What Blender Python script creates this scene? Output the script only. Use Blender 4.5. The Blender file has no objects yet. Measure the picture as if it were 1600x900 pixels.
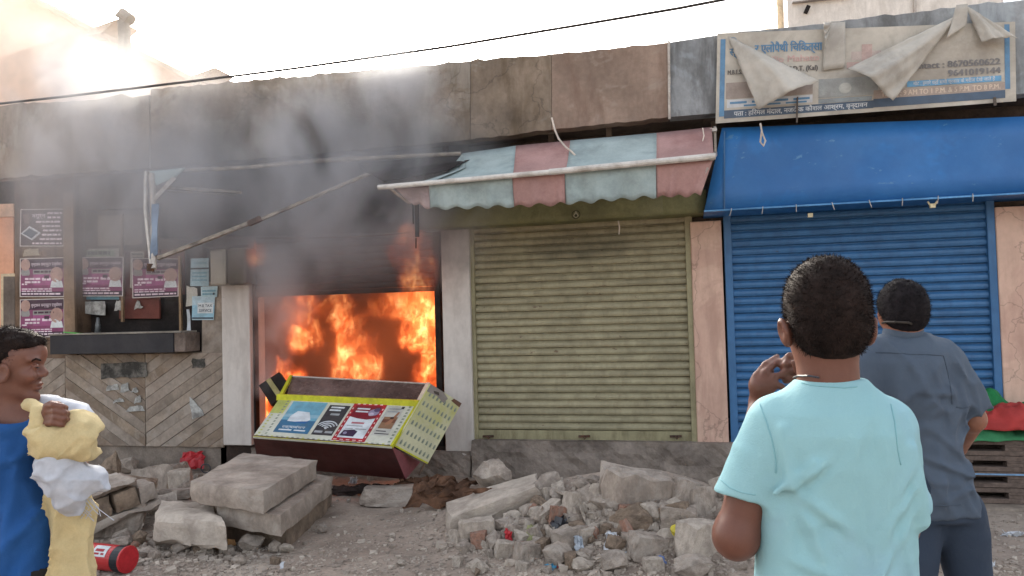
import bpy, bmesh, math, random
import numpy as np
from mathutils import Vector, Matrix, noise
R = math.radians
random.seed(7); RNG = np.random.default_rng(7)
scene = bpy.context.scene
COL = scene.collection

# ------------------------------------------------------------------ camera
F = 1200.0; YAW = R(13.0); PITCH = R(2.0); ROLL = R(1.5)
CAM = Vector((0, 0, 1.6))
r0 = Vector((math.cos(YAW), math.sin(YAW), 0)); f0 = Vector((-math.sin(YAW), math.cos(YAW), 0))
fw = (f0*math.cos(PITCH) + Vector((0, 0, math.sin(PITCH)))).normalized()
u0 = r0.cross(fw)
RI = (r0*math.cos(ROLL) - u0*math.sin(ROLL)).normalized()
UP = (r0*math.sin(ROLL) + u0*math.cos(ROLL)).normalized()
cd = bpy.data.cameras.new('camera'); cam = bpy.data.objects.new('camera', cd); COL.objects.link(cam)
cd.sensor_width = 36; cd.lens = F/1600*36; cd.clip_start = 0.05; cd.clip_end = 2000
cam.matrix_world = Matrix(((RI.x, UP.x, -fw.x, CAM.x), (RI.y, UP.y, -fw.y, CAM.y), (RI.z, UP.z, -fw.z, CAM.z), (0, 0, 0, 1)))
scene.camera = cam

# ------------------------------------------------------------------ world, sun, exposure
SUN_EL = R(24); SUN_AZ = R(-30)            # sun stands behind the shops, to the left (azimuth from +Y, positive to +X)
w = bpy.data.worlds.new('World'); scene.world = w; w.use_nodes = True
nt = w.node_tree; bg = nt.nodes['Background']
sky = nt.nodes.new('ShaderNodeTexSky'); sky.sky_type = 'NISHITA'; sky.sun_disc = False
sky.sun_elevation = SUN_EL; sky.sun_rotation = SUN_AZ; sky.dust_density = 5.0; sky.air_density = 1.0; sky.ozone_density = 0.6
hz = nt.nodes.new('ShaderNodeHueSaturation'); hz.inputs['Saturation'].default_value = .36   # dusty, hazy air: a paler sky
nt.links.new(sky.outputs[0], hz.inputs['Color']); nt.links.new(hz.outputs[0], bg.inputs[0]); bg.inputs[1].default_value = 0.15
ld = bpy.data.lights.new('sun', 'SUN'); sun = bpy.data.objects.new('sun', ld); COL.objects.link(sun)
ld.energy = 3.0; ld.angle = R(0.5); ld.color = (1, .91, .76)
sdir = Vector((math.sin(SUN_AZ)*math.cos(SUN_EL), math.cos(SUN_AZ)*math.cos(SUN_EL), math.sin(SUN_EL)))
sun.rotation_euler = sdir.to_track_quat('Z', 'Y').to_euler()
scene.view_settings.view_transform = 'Standard'; scene.view_settings.look = 'None'
scene.view_settings.exposure = 1.9; scene.view_settings.gamma = 1
scene.render.engine = 'CYCLES'
cy = scene.cycles
cy.use_denoising = True; cy.volume_bounces = 4; cy.max_bounces = 8; cy.transparent_max_bounces = 12
cy.volume_max_steps = 160; cy.volume_step_rate = 1.0; cy.use_adaptive_sampling = True

# ------------------------------------------------------------------ pixel helpers (a pixel of the photograph onto a real plane)
def ray(px, py): return fw + RI*((px-800)/F) - UP*((py-450)/F)
def pw(px, py, Y):
    d = ray(px, py); return CAM + d*(Y/d.y)
def pz(px, py, Z):
    d = ray(px, py); return CAM + d*((Z-1.6)/d.z)
def pd(px, py, dep): return CAM + ray(px, py)*dep

# ------------------------------------------------------------------ objects
def tag(o, label=None, cat=None, group=None, kind=None):
    if label: o['label'] = label
    if cat: o['category'] = cat
    if group: o['group'] = group
    if kind: o['kind'] = kind
    return o
BASE = {}
def thing(name, label, cat, loc=(0, 0, 0), group=None):
    o = bpy.data.objects.new(name, None); COL.objects.link(o); o.location = loc; o.empty_display_size = .1
    BASE[o.name] = Vector(loc); return tag(o, label, cat, group)
def base_of(p): return BASE.get(p.name, Vector((0, 0, 0))) if p else Vector((0, 0, 0))

class MB:
    def __init__(s): s.v = []; s.f = []; s.m = []
    def add(s, vs, fs, mi=0):
        n = len(s.v); s.v += [Vector(v) for v in vs]; s.f += [tuple(i+n for i in f) for f in fs]; s.m += [mi]*len(fs); return s
    def hexa(s, c, mi=0):   # c: bottom 4, top 4
        return s.add(c, [(0, 3, 2, 1), (4, 5, 6, 7), (0, 1, 5, 4), (1, 2, 6, 5), (2, 3, 7, 6), (3, 0, 4, 7)], mi)
    def box(s, a, b, mi=0):
        x0, y0, z0 = a; x1, y1, z1 = b
        return s.hexa([(x0, y0, z0), (x1, y0, z0), (x1, y1, z0), (x0, y1, z0), (x0, y0, z1), (x1, y0, z1), (x1, y1, z1), (x0, y1, z1)], mi)
    def poly(s, pts, depth, mi=0):   # polygon facing -Y extruded along +Y
        n = len(pts); P = [Vector(p) for p in pts]; Q = [p+Vector((0, depth, 0)) for p in P]
        return s.add(P+Q, [tuple(range(n)), tuple(range(2*n-1, n-1, -1))]+[((i+1) % n, i, n+i, n+(i+1) % n) for i in range(n)], mi)
    def tube(s, pts, r, n=8, mi=0, r2=None):
        P = [Vector(p) for p in pts]; rings = []; up = None
        for i, p in enumerate(P):
            t = (P[min(i+1, len(P)-1)]-P[max(i-1, 0)]).normalized()
            a = t.cross(Vector((0, 0, 1)))
            if a.length < .1: a = t.cross(Vector((0, 1, 0)))
            a.normalize()
            if up is not None and a.dot(up) < 0: a = -a
            up = a; b = t.cross(a)
            rr = r if r2 is None else r+(r2-r)*i/(len(P)-1)
            rings.append([p+a*math.cos(k*2*math.pi/n)*rr+b*math.sin(k*2*math.pi/n)*rr for k in range(n)])
        vs = [v for q in rings for v in q]; fs = []
        for i in range(len(P)-1):
            for k in range(n): fs.append((i*n+k, i*n+(k+1) % n, (i+1)*n+(k+1) % n, (i+1)*n+k))
        fs += [tuple(range(n-1, -1, -1)), tuple((len(P)-1)*n+k for k in range(n))]
        return s.add(vs, fs, mi)
    def bar(s, a, b, wdt, hgt, mi=0, upv=(0, 0, 1)):   # rectangular bar from a to b
        a = Vector(a); b = Vector(b); t = (b-a).normalized(); x = t.cross(Vector(upv))
        if x.length < .05: x = t.cross(Vector((0, 1, 0)))
        x.normalize(); y = x.cross(t)
        c = []
        for p in (a, b):
            for sx, sy in ((-1, -1), (1, -1), (1, 1), (-1, 1)): c.append(p+x*sx*wdt/2+y*sy*hgt/2)
        return s.hexa(c, mi)
    def build(s, name, mats, parent=None, smooth=False, bevel=0, kind=None, recalc=True):
        o = mesh_obj(name, s.v, s.f, mats, parent, smooth, s.m, recalc)
        if bevel:
            m = o.modifiers.new('bevel', 'BEVEL'); m.width = bevel; m.segments = 2; m.limit_method = 'ANGLE'; m.angle_limit = R(40)
        if kind: o['kind'] = kind
        return o
def mesh_obj(name, v, f, mats, parent=None, smooth=False, mi=None, recalc=False):
    me = bpy.data.meshes.new(name); b = base_of(parent)
    if isinstance(v, np.ndarray):
        me.from_pydata((v-np.array(b)).tolist(), [], f.tolist() if isinstance(f, np.ndarray) else f)
    else: me.from_pydata([tuple(Vector(p)-b) for p in v], [], f)
    if not isinstance(mats, (list, tuple)): mats = [mats]
    for m in mats: me.materials.append(m)
    if mi and len(mats) > 1: me.polygons.foreach_set('material_index', mi)
    if recalc:
        bm = bmesh.new(); bm.from_mesh(me); bmesh.ops.recalc_face_normals(bm, faces=bm.faces); bm.to_mesh(me); bm.free()
    if smooth: me.polygons.foreach_set('use_smooth', [True]*len(me.polygons))
    me.update()
    o = bpy.data.objects.new(name, me); COL.objects.link(o)
    if parent: o.parent = parent; BASE[o.name] = b
    return o
def rebase(o, loc):   # put a single-mesh thing's origin at its base
    loc = Vector(loc); o.data.transform(Matrix.Translation(-loc)); o.location = loc; BASE[o.name] = loc; return o
def jag(a, b, n, amp, drop=0):   # rough edge between two points (in the XZ plane)
    a = Vector(a); b = Vector(b); out = []
    for i in range(n):
        t = i/n; p = a.lerp(b, t)
        if i: p = p+Vector((0, 0, random.uniform(-amp, amp)+(random.random() < .15)*drop))
        out.append(p)
    return out

# ------------------------------------------------------------------ materials
def lin(c):
    if isinstance(c, str):
        c = [int(c[i:i+2], 16)/255 for i in (0, 2, 4)]
        c = [x/12.92 if x <= .04045 else ((x+.055)/1.055)**2.4 for x in c]
    return (*c[:3], 1)
class NT:
    def __init__(s, m): s.t = m.node_tree; s.m = m
    def n(s, typ, ins=(), **kw):
        x = s.t.nodes.new('ShaderNode'+typ)
        for k, v in kw.items(): setattr(x, k, v)
        for k, v in (ins.items() if isinstance(ins, dict) else enumerate(ins)):
            if v is None: continue
            if isinstance(v, bpy.types.NodeSocket): s.t.links.new(v, x.inputs[k])
            else: x.inputs[k].default_value = v
        return x
    def math(s, op, a, b=None, c=None, clamp=False):
        x = s.n('Math', [a, b, c], operation=op); x.use_clamp = clamp; return x.outputs[0]
    def vm(s, op, a, b=None):
        x = s.n('VectorMath', [a, b], operation=op)
        return x.outputs['Value'] if op in ('DOT_PRODUCT', 'LENGTH', 'DISTANCE') else x.outputs[0]
    def ramp(s, fac, a, b, lo=0., hi=1., smooth=True):
        x = s.n('MapRange', {0: fac, 1: a, 2: b, 3: lo, 4: hi})
        if smooth: x.interpolation_type = 'SMOOTHSTEP'
        return x.outputs[0]
    def noise(s, vec, scale, detail=4, rough=.55, dist=0, w=None):
        x = s.n('TexNoise', {'Vector': vec, 'Scale': scale, 'Detail': detail, 'Roughness': rough, 'Distortion': dist})
        return x.outputs[0]
    def mix(s, fac, a, b):
        x = s.n('Mix', data_type='RGBA'); 
        for i, v in ((0, fac), (6, a), (7, b)):
            if isinstance(v, bpy.types.NodeSocket): s.t.links.new(v, x.inputs[i])
            else: x.inputs[i].default_value = v
        return x.outputs[2]
_mats = {}
def M(name, col, rough=.85, var=.25, scale=4, bump=.25, bscale=30, dirt=None, dscale=2.2, damt=.5, metal=0, soot=None, streak=0, spec=.3, sub=0, trans=0, blotch=None, bamt=.4, bdist=.01, crack=0, spots=None, sscale=13, sthr=.66):
    if name in _mats: return _mats[name]
    m = bpy.data.materials.new(name); m.use_nodes = True; _mats[name] = m
    k = NT(m); bs = m.node_tree.nodes['Principled BSDF']
    tc = k.n('TexCoord'); oi = k.n('ObjectInfo')
    geo = k.n('NewGeometry')
    rr = k.math('MULTIPLY', oi.outputs['Random'], 37.0)
    P = k.vm('ADD', tc.outputs['Object'], k.n('CombineXYZ', [rr, rr, rr]).outputs[0])
    c = lin(col)
    n1 = k.noise(P, scale, 6, .6)
    fac = k.ramp(n1, .3, .7, 1-var, 1+var)
    def scl(vec, sock):
        x = k.n('VectorMath', [vec], operation='SCALE')
        if isinstance(sock, bpy.types.NodeSocket): k.t.links.new(sock, x.inputs['Scale'])
        else: x.inputs['Scale'].default_value = sock
        return x.outputs[0]
    out = scl(c[:3], fac)
    nf = k.noise(P, bscale*1.7, 3, .6)
    out = scl(out, k.ramp(nf, .25, .75, 1-var*.45, 1+var*.45))
    if blotch:
        nb = k.noise(P, dscale*.55, 5, .7, .6)
        out = k.mix(k.math('MULTIPLY', k.ramp(nb, .5, .56), bamt), out, lin(blotch))
    if dirt:
        mp = k.n('Mapping', {'Vector': P, 'Scale': (1, 1, .25 if streak else 1)})
        nd = k.noise(mp.outputs[0], dscale*(3 if streak else 1), 7, .68, .3)
        out = k.mix(k.math('MULTIPLY', k.ramp(nd, .42, .68), damt), out, lin(dirt))
    if spots:
        ms = k.n('Mapping', {'Vector': P, 'Scale': (.6, 1, 1.4)})
        out = k.mix(k.math('MULTIPLY', k.ramp(k.noise(ms.outputs[0], sscale, 5, .7), sthr, sthr+.05), .8), out, lin(spots))
    if crack:
        vo = k.n('TexVoronoi', {'Vector': k.vm('ADD', P, k.vm('MULTIPLY', k.n('TexNoise', {'Vector': P, 'Scale': 6, 'Detail': 4}).outputs[1], (.3, .3, .3))), 'Scale': crack}, feature='DISTANCE_TO_EDGE')
        out = k.mix(k.math('MULTIPLY', k.ramp(vo.outputs[0], .0, .008, 1, 0), .32), out, (.02, .018, .016, 1))
    if soot:   # (centre x, centre z, radius x, radius z, amount): deposit around the burning doorway; on the green shutter a dark oval
        sx, sz, rx, rz, am = soot
        sp = k.n('SeparateXYZ', [geo.outputs['Position']])
        dx = k.math('DIVIDE', k.math('SUBTRACT', sp.outputs[0], sx), rx); dz = k.math('DIVIDE', k.math('SUBTRACT', sp.outputs[2], sz), rz)
        d = k.math('SQRT', k.math('ADD', k.math('MULTIPLY', dx, dx), k.math('MULTIPLY', dz, dz)))
        ns = k.noise(geo.outputs['Position'], 2.2, 5, .6, .4)
        d = k.math('ADD', d, k.math('MULTIPLY', k.math('SUBTRACT', ns, .5), .9))
        out = k.mix(k.math('MULTIPLY', k.ramp(d, .35, 1.05, 1, 0), am), out, (.014, .012, .011, 1))
    k.t.links.new(out, bs.inputs['Base Color'])
    bs.inputs['Metallic'].default_value = metal; bs.inputs['Specular IOR Level'].default_value = spec
    nr = k.noise(P, scale*2.3, 4); k.t.links.new(k.ramp(nr, .2, .8, max(rough-.12, .05), min(rough+.12, 1)), bs.inputs['Roughness'])
    if bump:
        nb2 = k.noise(P, bscale, 8, .65); nb3 = k.noise(P, bscale*.18, 3, .5)
        h = k.math('ADD', nb2, k.math('MULTIPLY', nb3, 1.5))
        bp = k.n('Bump', {'Strength': bump, 'Distance': bdist, 'Height': h}); k.t.links.new(bp.outputs[0], bs.inputs['Normal'])
    if sub: bs.inputs['Subsurface Weight'].default_value = sub; bs.inputs['Subsurface Radius'].default_value = (.03, .012, .008); bs.inputs['Subsurface Scale'].default_value = .2
    if trans: bs.inputs['Transmission Weight'].default_value = trans
    return m
def P1(col, name=None, rough=.6): return M(name or 'print_'+str(col), col, rough=rough, var=.12, scale=9, bump=.05, bscale=60, dirt='5a5048', dscale=7, damt=.25)

# ------------------------------------------------------------------ printed sheets: a bilinear patch carrying rectangles and lettering
def text_mesh(s):
    c = bpy.data.curves.new('lettering', 'FONT'); c.body = s; c.size = 1; c.resolution_u = 3
    o = bpy.data.objects.new('lettering', c); COL.objects.link(o); dg = bpy.context.evaluated_depsgraph_get(); dg.update()
    me = o.evaluated_get(dg).to_mesh()
    v = np.array([q.co[:] for q in me.vertices]).reshape(-1, 3); f = [tuple(p.vertices) for p in me.polygons]
    bpy.data.objects.remove(o); bpy.data.curves.remove(c)
    return v, f
class Sheet:
    """corners bl, br, tr, tl (vectors); u to the right, v upwards; off = distance in front"""
    def __init__(s, bl, br, tr, tl, wave=0, thick=.002, mats=None, seed=0):
        s.c = [Vector(q) for q in (bl, br, tr, tl)]; s.wave = wave; s.mb = MB(); s.mats = []; s.thick = thick; s.seed = seed
        s.W = (s.c[1]-s.c[0]).length; s.H = (s.c[3]-s.c[0]).length
        s.N = ((s.c[1]-s.c[0]).cross(s.c[3]-s.c[0])).normalized()
    def mi(s, m):
        if m not in s.mats: s.mats.append(m)
        return s.mats.index(m)
    def p(s, u, v, off=0):
        q = s.c[0]*(1-u)*(1-v)+s.c[1]*u*(1-v)+s.c[2]*u*v+s.c[3]*(1-u)*v
        wv = s.wave*noise.noise(Vector((u*4, v*2, s.seed+.5))) if s.wave else 0
        return q+s.N*(off+wv)
    def rect(s, u0, v0, u1, v1, m, off=.001, skew=0, nx=None):
        nx = nx or (max(1, int((u1-u0)*24)) if s.wave else 1); ny = max(1, int((v1-v0)*8)) if s.wave else 1
        vs = []; fs = []
        for j in range(ny+1):
            for i in range(nx+1):
                v = v0+(v1-v0)*j/ny; vs.append(s.p(u0+(u1-u0)*i/nx+skew*(v-v0), v, off))
        for j in range(ny):
            for i in range(nx): a = j*(nx+1)+i; fs.append((a, a+1, a+nx+2, a+nx+1))
        s.mb.add(vs, fs, s.mi(m)); return s
    def poly(s, pts, m, off=.0015):
        s.mb.add([s.p(u, v, off) for u, v in pts], [tuple(range(len(pts)))], s.mi(m)); return s
    def disc(s, u, v, r, m, off=.0015, n=14, r_in=0, a0=0, a1=360):
        pts = []
        k = [a0+(a1-a0)*i/n for i in range(n+1)]
        o = [(u+r*math.cos(R(a))/s.W, v+r*math.sin(R(a))/s.H) for a in k]
        if r_in: o += [(u+r_in*math.cos(R(a))/s.W, v+r_in*math.sin(R(a))/s.H) for a in reversed(k)]
        elif a1-a0 >= 360: o = o[:-1]
        if r_in:
            nn = n+1
            s.mb.add([s.p(a, b, off) for a, b in o], [(i, i+1, 2*nn-2-i, 2*nn-1-i) for i in range(n)], s.mi(m)); return s
        return s.poly(o, m, off)
    def text(s, t, u, v, size, m, width=None, off=.0028, bold=0):   # size = cap height in metres; width = total width in u
        vv, ff = text_mesh(t)
        if not len(vv): return s
        w_ = vv[:, 0].max()-vv[:, 0].min(); sc = size/.72
        sx = (width*s.W/w_) if width else sc
        sh = [(0, 0)] if not bold else [(0, 0), (bold, 0), (0, bold*.6)]
        for dx, dy in sh:
            s.mb.add([s.p(u+((q[0]-vv[:, 0].min())*sx+dx)/s.W, v+(q[1]*sc+dy)/s.H, off+dx*.05) for q in vv], ff, s.mi(m))
        return s
    def backing(s, m, nx=1, ny=1, margin=None):
        """a sheet with real thickness"""
        nx = 24 if s.wave else 1; ny = 8 if s.wave else 1
        F_ = []; B = []
        for j in range(ny+1):
            for i in range(nx+1): F_.append(s.p(i/nx, j/ny, 0)); B.append(s.p(i/nx, j/ny, -s.thick))
        n = len(F_); fs = []
        for j in range(ny):
            for i in range(nx):
                a = j*(nx+1)+i; fs += [(a, a+1, a+nx+2, a+nx+1), (n+a, n+a+nx+1, n+a+nx+2, n+a+1)]
        ed = [i for i in range(nx+1)]+[(nx+1)*(j+1)+nx for j in range(ny)]+[(nx+1)*ny+i for i in range(nx-1, -1, -1)]+[(nx+1)*j for j in range(ny-1, 0, -1)]
        for a, b in zip(ed, ed[1:]+ed[:1]): fs.append((b, a, n+a, n+b))
        s.mb.add(F_+B, fs, s.mi(m)); return s
    def build(s, name, parent=None): return s.mb.build(name, s.mats, parent, recalc=False)

# ================================================================== STRUCTURE
YW, YP = 7.4, 6.9          # shop front plane, parapet plane
SX, SZ = pw(560, 400, YW).x, 2.5
concrete = M('parapet_concrete', crack=.7, spots='6a5c4e', sscale=4, sthr=.66, col='827466', var=.22, scale=1.6, bump=.5, bscale=14, dirt='54442f', dscale=1.4, damt=.6, streak=1, soot=(SX-.3, 2.85, 3.1, 1.15, .72), blotch='a8a49c', bamt=.35)
concrete_pink = M('parapet_reddish', '8a776a', var=.2, scale=1.8, bump=.45, bscale=14, dirt='6b5448', dscale=1.5, damt=.6, streak=1, soot=(SX, 2.9, 2.4, 1.0, .35), blotch='a09488', bamt=.4)
concrete_blue = M('parapet_bluegrey', '8f9294', var=.2, scale=2, bump=.45, bscale=14, dirt='4c4a48', dscale=1.6, damt=.7, streak=1, blotch='a9b2b8', bamt=.5)
soffit_m = M('soffit_concrete', '6a5f56', var=.3, scale=2, bump=.4, bscale=14, soot=(SX, 2.8, 3.6, 1.6, .8))
wall_dark = M('grimy_plaster', '5b5048', var=.35, scale=2, bump=.5, bscale=16, dirt='2c2622', dscale=2, damt=.7, soot=(SX, 2.6, 2.5, 1.5, .95))
plinth_m = M('plinth_concrete', '857a70', var=.35, scale=3, bump=1, bscale=12, dirt='4a403a', dscale=2.4, damt=.7, blotch='8b7f76', bamt=.4, bdist=.03)
whitewash = M('whitewash', 'c8c1ba', var=.07, scale=2, bump=.25, bscale=12, spots='5e524a', sscale=7, sthr=.7, dirt='83766e', dscale=1.6, damt=.35, streak=1, soot=(SX, 2.35, 1.35, .75, .97))
pinkwash = M('pink_plaster', 'd4b3a0', var=.08, scale=1.6, bump=.3, bscale=12, dirt='a07f70', dscale=1.6, damt=.5, streak=1, blotch='b58e80', bamt=.35, crack=.9)
salmon = M('salmon_wall', 'd09c80', var=.1, bump=.2, dirt='a5755c', damt=.4)
green_p = M('green_paint', '989075', rough=.6, var=.16, scale=3, bump=.2, bscale=18, dirt='625a42', dscale=3.5, damt=.35, streak=1, soot=(pw(900, 375, YW).x, pw(900, 385, YW).z, .8, .2, .32), spec=.4, spots='5a3f2c', sthr=.64)  # this mask only darkens an oval across the upper middle of the slats
green_rail = M('green_rail_paint', '938c6e', rough=.6, var=.14, scale=3, bump=.2, dirt='55472f', dscale=4, damt=.5, streak=1)
green_hood = M('green_hood_paint', '82805a', rough=.6, var=.18, scale=2, bump=.15, dirt='3f3d28', dscale=2, damt=.55, soot=(pw(620, 345, YW).x, 2.6, .9, .5, .8))
blue_p = M('blue_paint', '376794', rough=.5, spots='4a4a50', sthr=.68, var=.12, scale=2, bump=.12, bscale=10, dirt='2a4a6c', dscale=2.5, damt=.5, streak=1, spec=.45)
blue_hood = M('blue_hood_paint', '326ba6', rough=.5, var=.1, scale=1.4, bump=.35, bscale=4, spots='5b87ad', sscale=7, sthr=.62, dirt='155391', dscale=1.2, damt=.35, blotch='2f7ec4', bamt=.4, spec=.4)
charred = M('charred_metal', '1b1716', rough=.8, var=.4, scale=4, bump=.5, bscale=20, dirt='3a2a22', dscale=3, damt=.5)
soot_wall = M('sooted_room_plaster', '3a2e28', rough=.95, var=.4, scale=2, bump=.5, dirt='0f0c0b', damt=.7)
steel = M('pale_painted_steel', 'b9b2aa', rough=.5, var=.2, scale=8, bump=.2, dirt='6b5748', dscale=8, damt=.6, spec=.5)
rusty = M('rusty_iron', '4a3a31', rough=.8, var=.4, scale=10, bump=.5, dirt='7a4a30', dscale=9, damt=.5)
wood_old = M('weathered_wood', '6e5a4c', rough=.85, var=.35, scale=9, bump=.5, bscale=30, dirt='332a24', dscale=6, damt=.6, streak=1)

# ---- ground
def heap(x, y):
    def g(cx, cy_, sx, sy, h): return h*math.exp(-((x-cx)/sx)**2-((y-cy_)/sy)**2)
    z = g(HP[0].x, HP[0].y, .95, .62, .36)+g(HP[1].x, HP[1].y, .75, .5, .22)+g(HP[2].x, HP[2].y, .8, .45, .16)+g(HP[3].x, HP[3].y, .6, .4, .12)
    z += .035*noise.noise(Vector((x*.8, y*.8, 3)))+.02*noise.noise(Vector((x*3, y*3, 1)))+.008*noise.noise(Vector((x*11, y*11, 2)))
    if y > 7.2: z *= .6
    return z
HP = [pz(940, 815, .1), pz(1090, 830, .1), pz(260, 790, .05), pz(770, 800, .05)]
def axis(lo, hi, step, far):
    a = list(np.arange(lo, hi+step/2, step)); g = step; b = [a[-1]]; c = [a[0]]
    while b[-1] < far: g *= 1.5; b.append(b[-1]+g)
    g = step
    while c[-1] > -far: g *= 1.5; c.append(c[-1]-g)
    return c[:0:-1]+a+b[1:]
xs = axis(-6.2, 4.2, .045, 900); ys = axis(2.2, 7.7, .045, 900)
gv = [(x, y, heap(x, y) if (-9 < x < 7 and 0 < y < 9) else 0) for y in ys for x in xs]
nx = len(xs); gf = [(j*nx+i, j*nx+i+1, (j+1)*nx+i+1, (j+1)*nx+i) for j in range(len(ys)-1) for i in range(nx-1)]
earth = M('dusty_earth', 'a09184', rough=.95, var=.3, scale=1.3, bump=.9, bscale=22, dirt='77695e', dscale=1.1, damt=.5, blotch='b3a698', bamt=.4, bdist=.02)
tag(mesh_obj('ground', gv, gf, earth, smooth=True), kind='structure')
def onground(px, py):     # where the ray of a pixel meets the ground
    d = ray(px, py); t = 2.0; st = .08
    while t < 12:
        p = CAM+d*t
        if p.z <= heap(p.x, p.y):
            if st < .003: return p
            t -= st; st *= .25
        t += st
    return p
def gz(x, y): return heap(x, y)

def shop(label, base): return thing('shop_building', label, 'shop', base, 'shops in the one-storey row')
def slab_poly(mb, pts, Y, depth, rough=None, mi=0):
    P = [pw(a, b, Y) for a, b in pts]
    if rough:
        out = []
        for i, p in enumerate(P):
            q = P[(i+1) % len(P)]
            out += jag(p, q, max(2, int((q-p).length/.07)), rough, drop=rough*1.5) if abs(q.x-p.x) > .4 else [p]
        P = out
    mb.poly(P, depth, mi); return mb
def facing(shop_, name, pts, Y, depth, mat, rough=None, bevel=.004):
    mb = MB(); slab_poly(mb, pts, Y, depth, rough); return mb.build(name, mat, shop_, bevel=bevel)
def vpost(shop_, name, x0, x1, top, bot, Y, depth, mat, lean=.022, bevel=.01, rough=None):
    """pillar between pixel columns, both given at mid height; feet follow the lens's lean"""
    mid = (top+bot)/2
    a = pw(x0, mid, Y).x; b = pw(x1, mid, Y).x; zt = pw((x0+x1)/2, top, Y).z; zb = pw((x0+x1)/2, bot, Y).z
    return MB().box((a, Y, zb), (b, Y+depth, zt)).build(name, mat, shop_, bevel=bevel)

tiled = shop('left end shop with stone tiled lower wall, poster covered front and sooty parapet', pw(190, 700, YW).xy.to_3d())
burn = shop('burning shop with flames behind its half raised charred shutter between white pillars', pw(540, 700, YW).xy.to_3d())
green = shop('shop with closed olive green slatted shutter beside the fire', pw(910, 700, YW).xy.to_3d())
blue = shop('shop with closed blue shutter and big blue hood under the clinic banner', pw(1350, 700, YW).xy.to_3d())

# parapets (rough edged concrete)
facing(tiled, 'parapet', [(-160, 290), (233, 263), (233, 148), (205, 152), (190, 146), (150, 156), (60, 160), (-160, 178)], YP, .16, concrete, .008)
facing(burn, 'parapet', [(235, 263), (500, 240), (700, 222), (734.6, 218), (734.6, 95), (233+2, 139)], YP-.004, .17, concrete, .008)
facing(green, 'parapet', [(735, 218), (861.7, 203), (861.7, 84), (735, 95)], YP-.002, .16, concrete, .008)
facing(green, 'parapet', [(862, 203), (1044, 183), (1044, 66), (862, 84)], YP-.005, .16, concrete_pink, .008)
facing(blue, 'parapet', [(1046, 183), (1118, 177), (1300, 164), (1700, 140), (1700, -12), (1500, 10), (1270, 38), (1118, 55), (1046, 66)], YP-.006, .17, concrete_blue, .006)
MB().tube([pw(1045, 64, YP-.02), pw(1046, 186, YP-.02)], .012, 6).build('drain_pipe', steel, green)
# ledges above the shop fronts, roofs and rear body
zl = pw(700, 222, YP).z+.05; ztop = 3.5
def xa(px): return pw(px, 500, YW).x
cuts = [(tiled, -260, 344), (burn, 344, 734), (green, 734, 1109), (blue, 1109, 1800)]
for s_, a, b in cuts:
    x0, x1 = xa(a), xa(b)-.003
    zz = {tiled: 3.36, burn: 3.36, green: 3.34, blue: 3.32}[s_]
    MB().box((x0, YP+.17, zz-.0), (x1, 12, zz+.13)).build('roof_slab', soffit_m, s_)
    MB().box((x0, YW+.12, 2.44), (x1, YW+.3, zz-.003)).build('lintel_wall', wall_dark, s_)
    MB().box((x0, 11.8, 0), (x1, 12, zz-.003)).build('rear_wall', wall_dark, s_)
for s_, px in ((tiled, -262), (tiled, 352), (burn, 725), (green, 1112), (blue, 1800)):
    x = xa(px); MB().box((x, YW+.31, 0), (x+.12, 11.797, 3.3)).build('party_wall', soot_wall if px in (352, 725) else wall_dark, s_)
# hanging beam stubs in the dark gap below the parapet
for px in (700, 862, 950, 1110):
    a = pw(px, 205, YW); MB().box((a.x, YP+.3, 3.1), (a.x+.05, YP+.36, 3.335)).build('beam_stub', soffit_m, green)

# ---- pillars and plinths
vpost(burn, 'pillar', 347, 391, 436, 696, YW-.06, .3, whitewash)
vpost(burn, 'pillar', 692, 736, 340, 712, YW-.03, .3, whitewash)
vpost(green, 'pillar', 1084, 1133, 345, 696, YW-.01, .3, pinkwash)
vpost(blue, 'pillar', 1566, 1760, 318, 795, YW-.01, .3, pinkwash)
facing(green, 'lower_pillar', [(1086, 720), (1140, 722), (1138, 694), (1086, 696)], YW-.012, .28, pinkwash, .004)
def plinth(s_, x0, x1, top, Y, mat=plinth_m):
    a = pw(x0, top, Y); b = pw(x1, top, Y); n = 40; m = 8; V = []; Fc = []
    for j in range(m+1):
        for i in range(n+1):
            x = a.x+(b.x-a.x)*i/n; z = a.z*(1-j/m)-.05*j/m
            d = .03*noise.noise(Vector((x*6, z*9, 2)))+.02*noise.noise(Vector((x*19, z*19, 5)))-.03*(j/m)
            V.append((x, Y+d, z))
    for j in range(m):
        for i in range(n): q = j*(n+1)+i; Fc.append((q, q+n+1, q+n+2, q+1))
    k = len(V); V += [(a.x, Y+.4, a.z), (b.x, Y+.4, a.z), (a.x, Y+.4, -.05), (b.x, Y+.4, -.05)]
    Fc += [tuple([k, *range(0, n+1), k+1][::1]), tuple([k]+[k+2]+[j*(n+1) for j in range(m, -1, -1)]), tuple([k+1]+[j*(n+1)+n for j in range(m+1)]+[k+3])]
    return mesh_obj('plinth', V, Fc, mat, s_, recalc=True)
plinth(green, 737, 1150, 688, YW-.07); plinth(burn, 392, 735, 700, YW-.04)
plinth(blue, 1142, 1760, 786, YW-.12, M('kerb_concrete', '8d8175', var=.25, bump=.6, dirt='5f544b', damt=.5))

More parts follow.
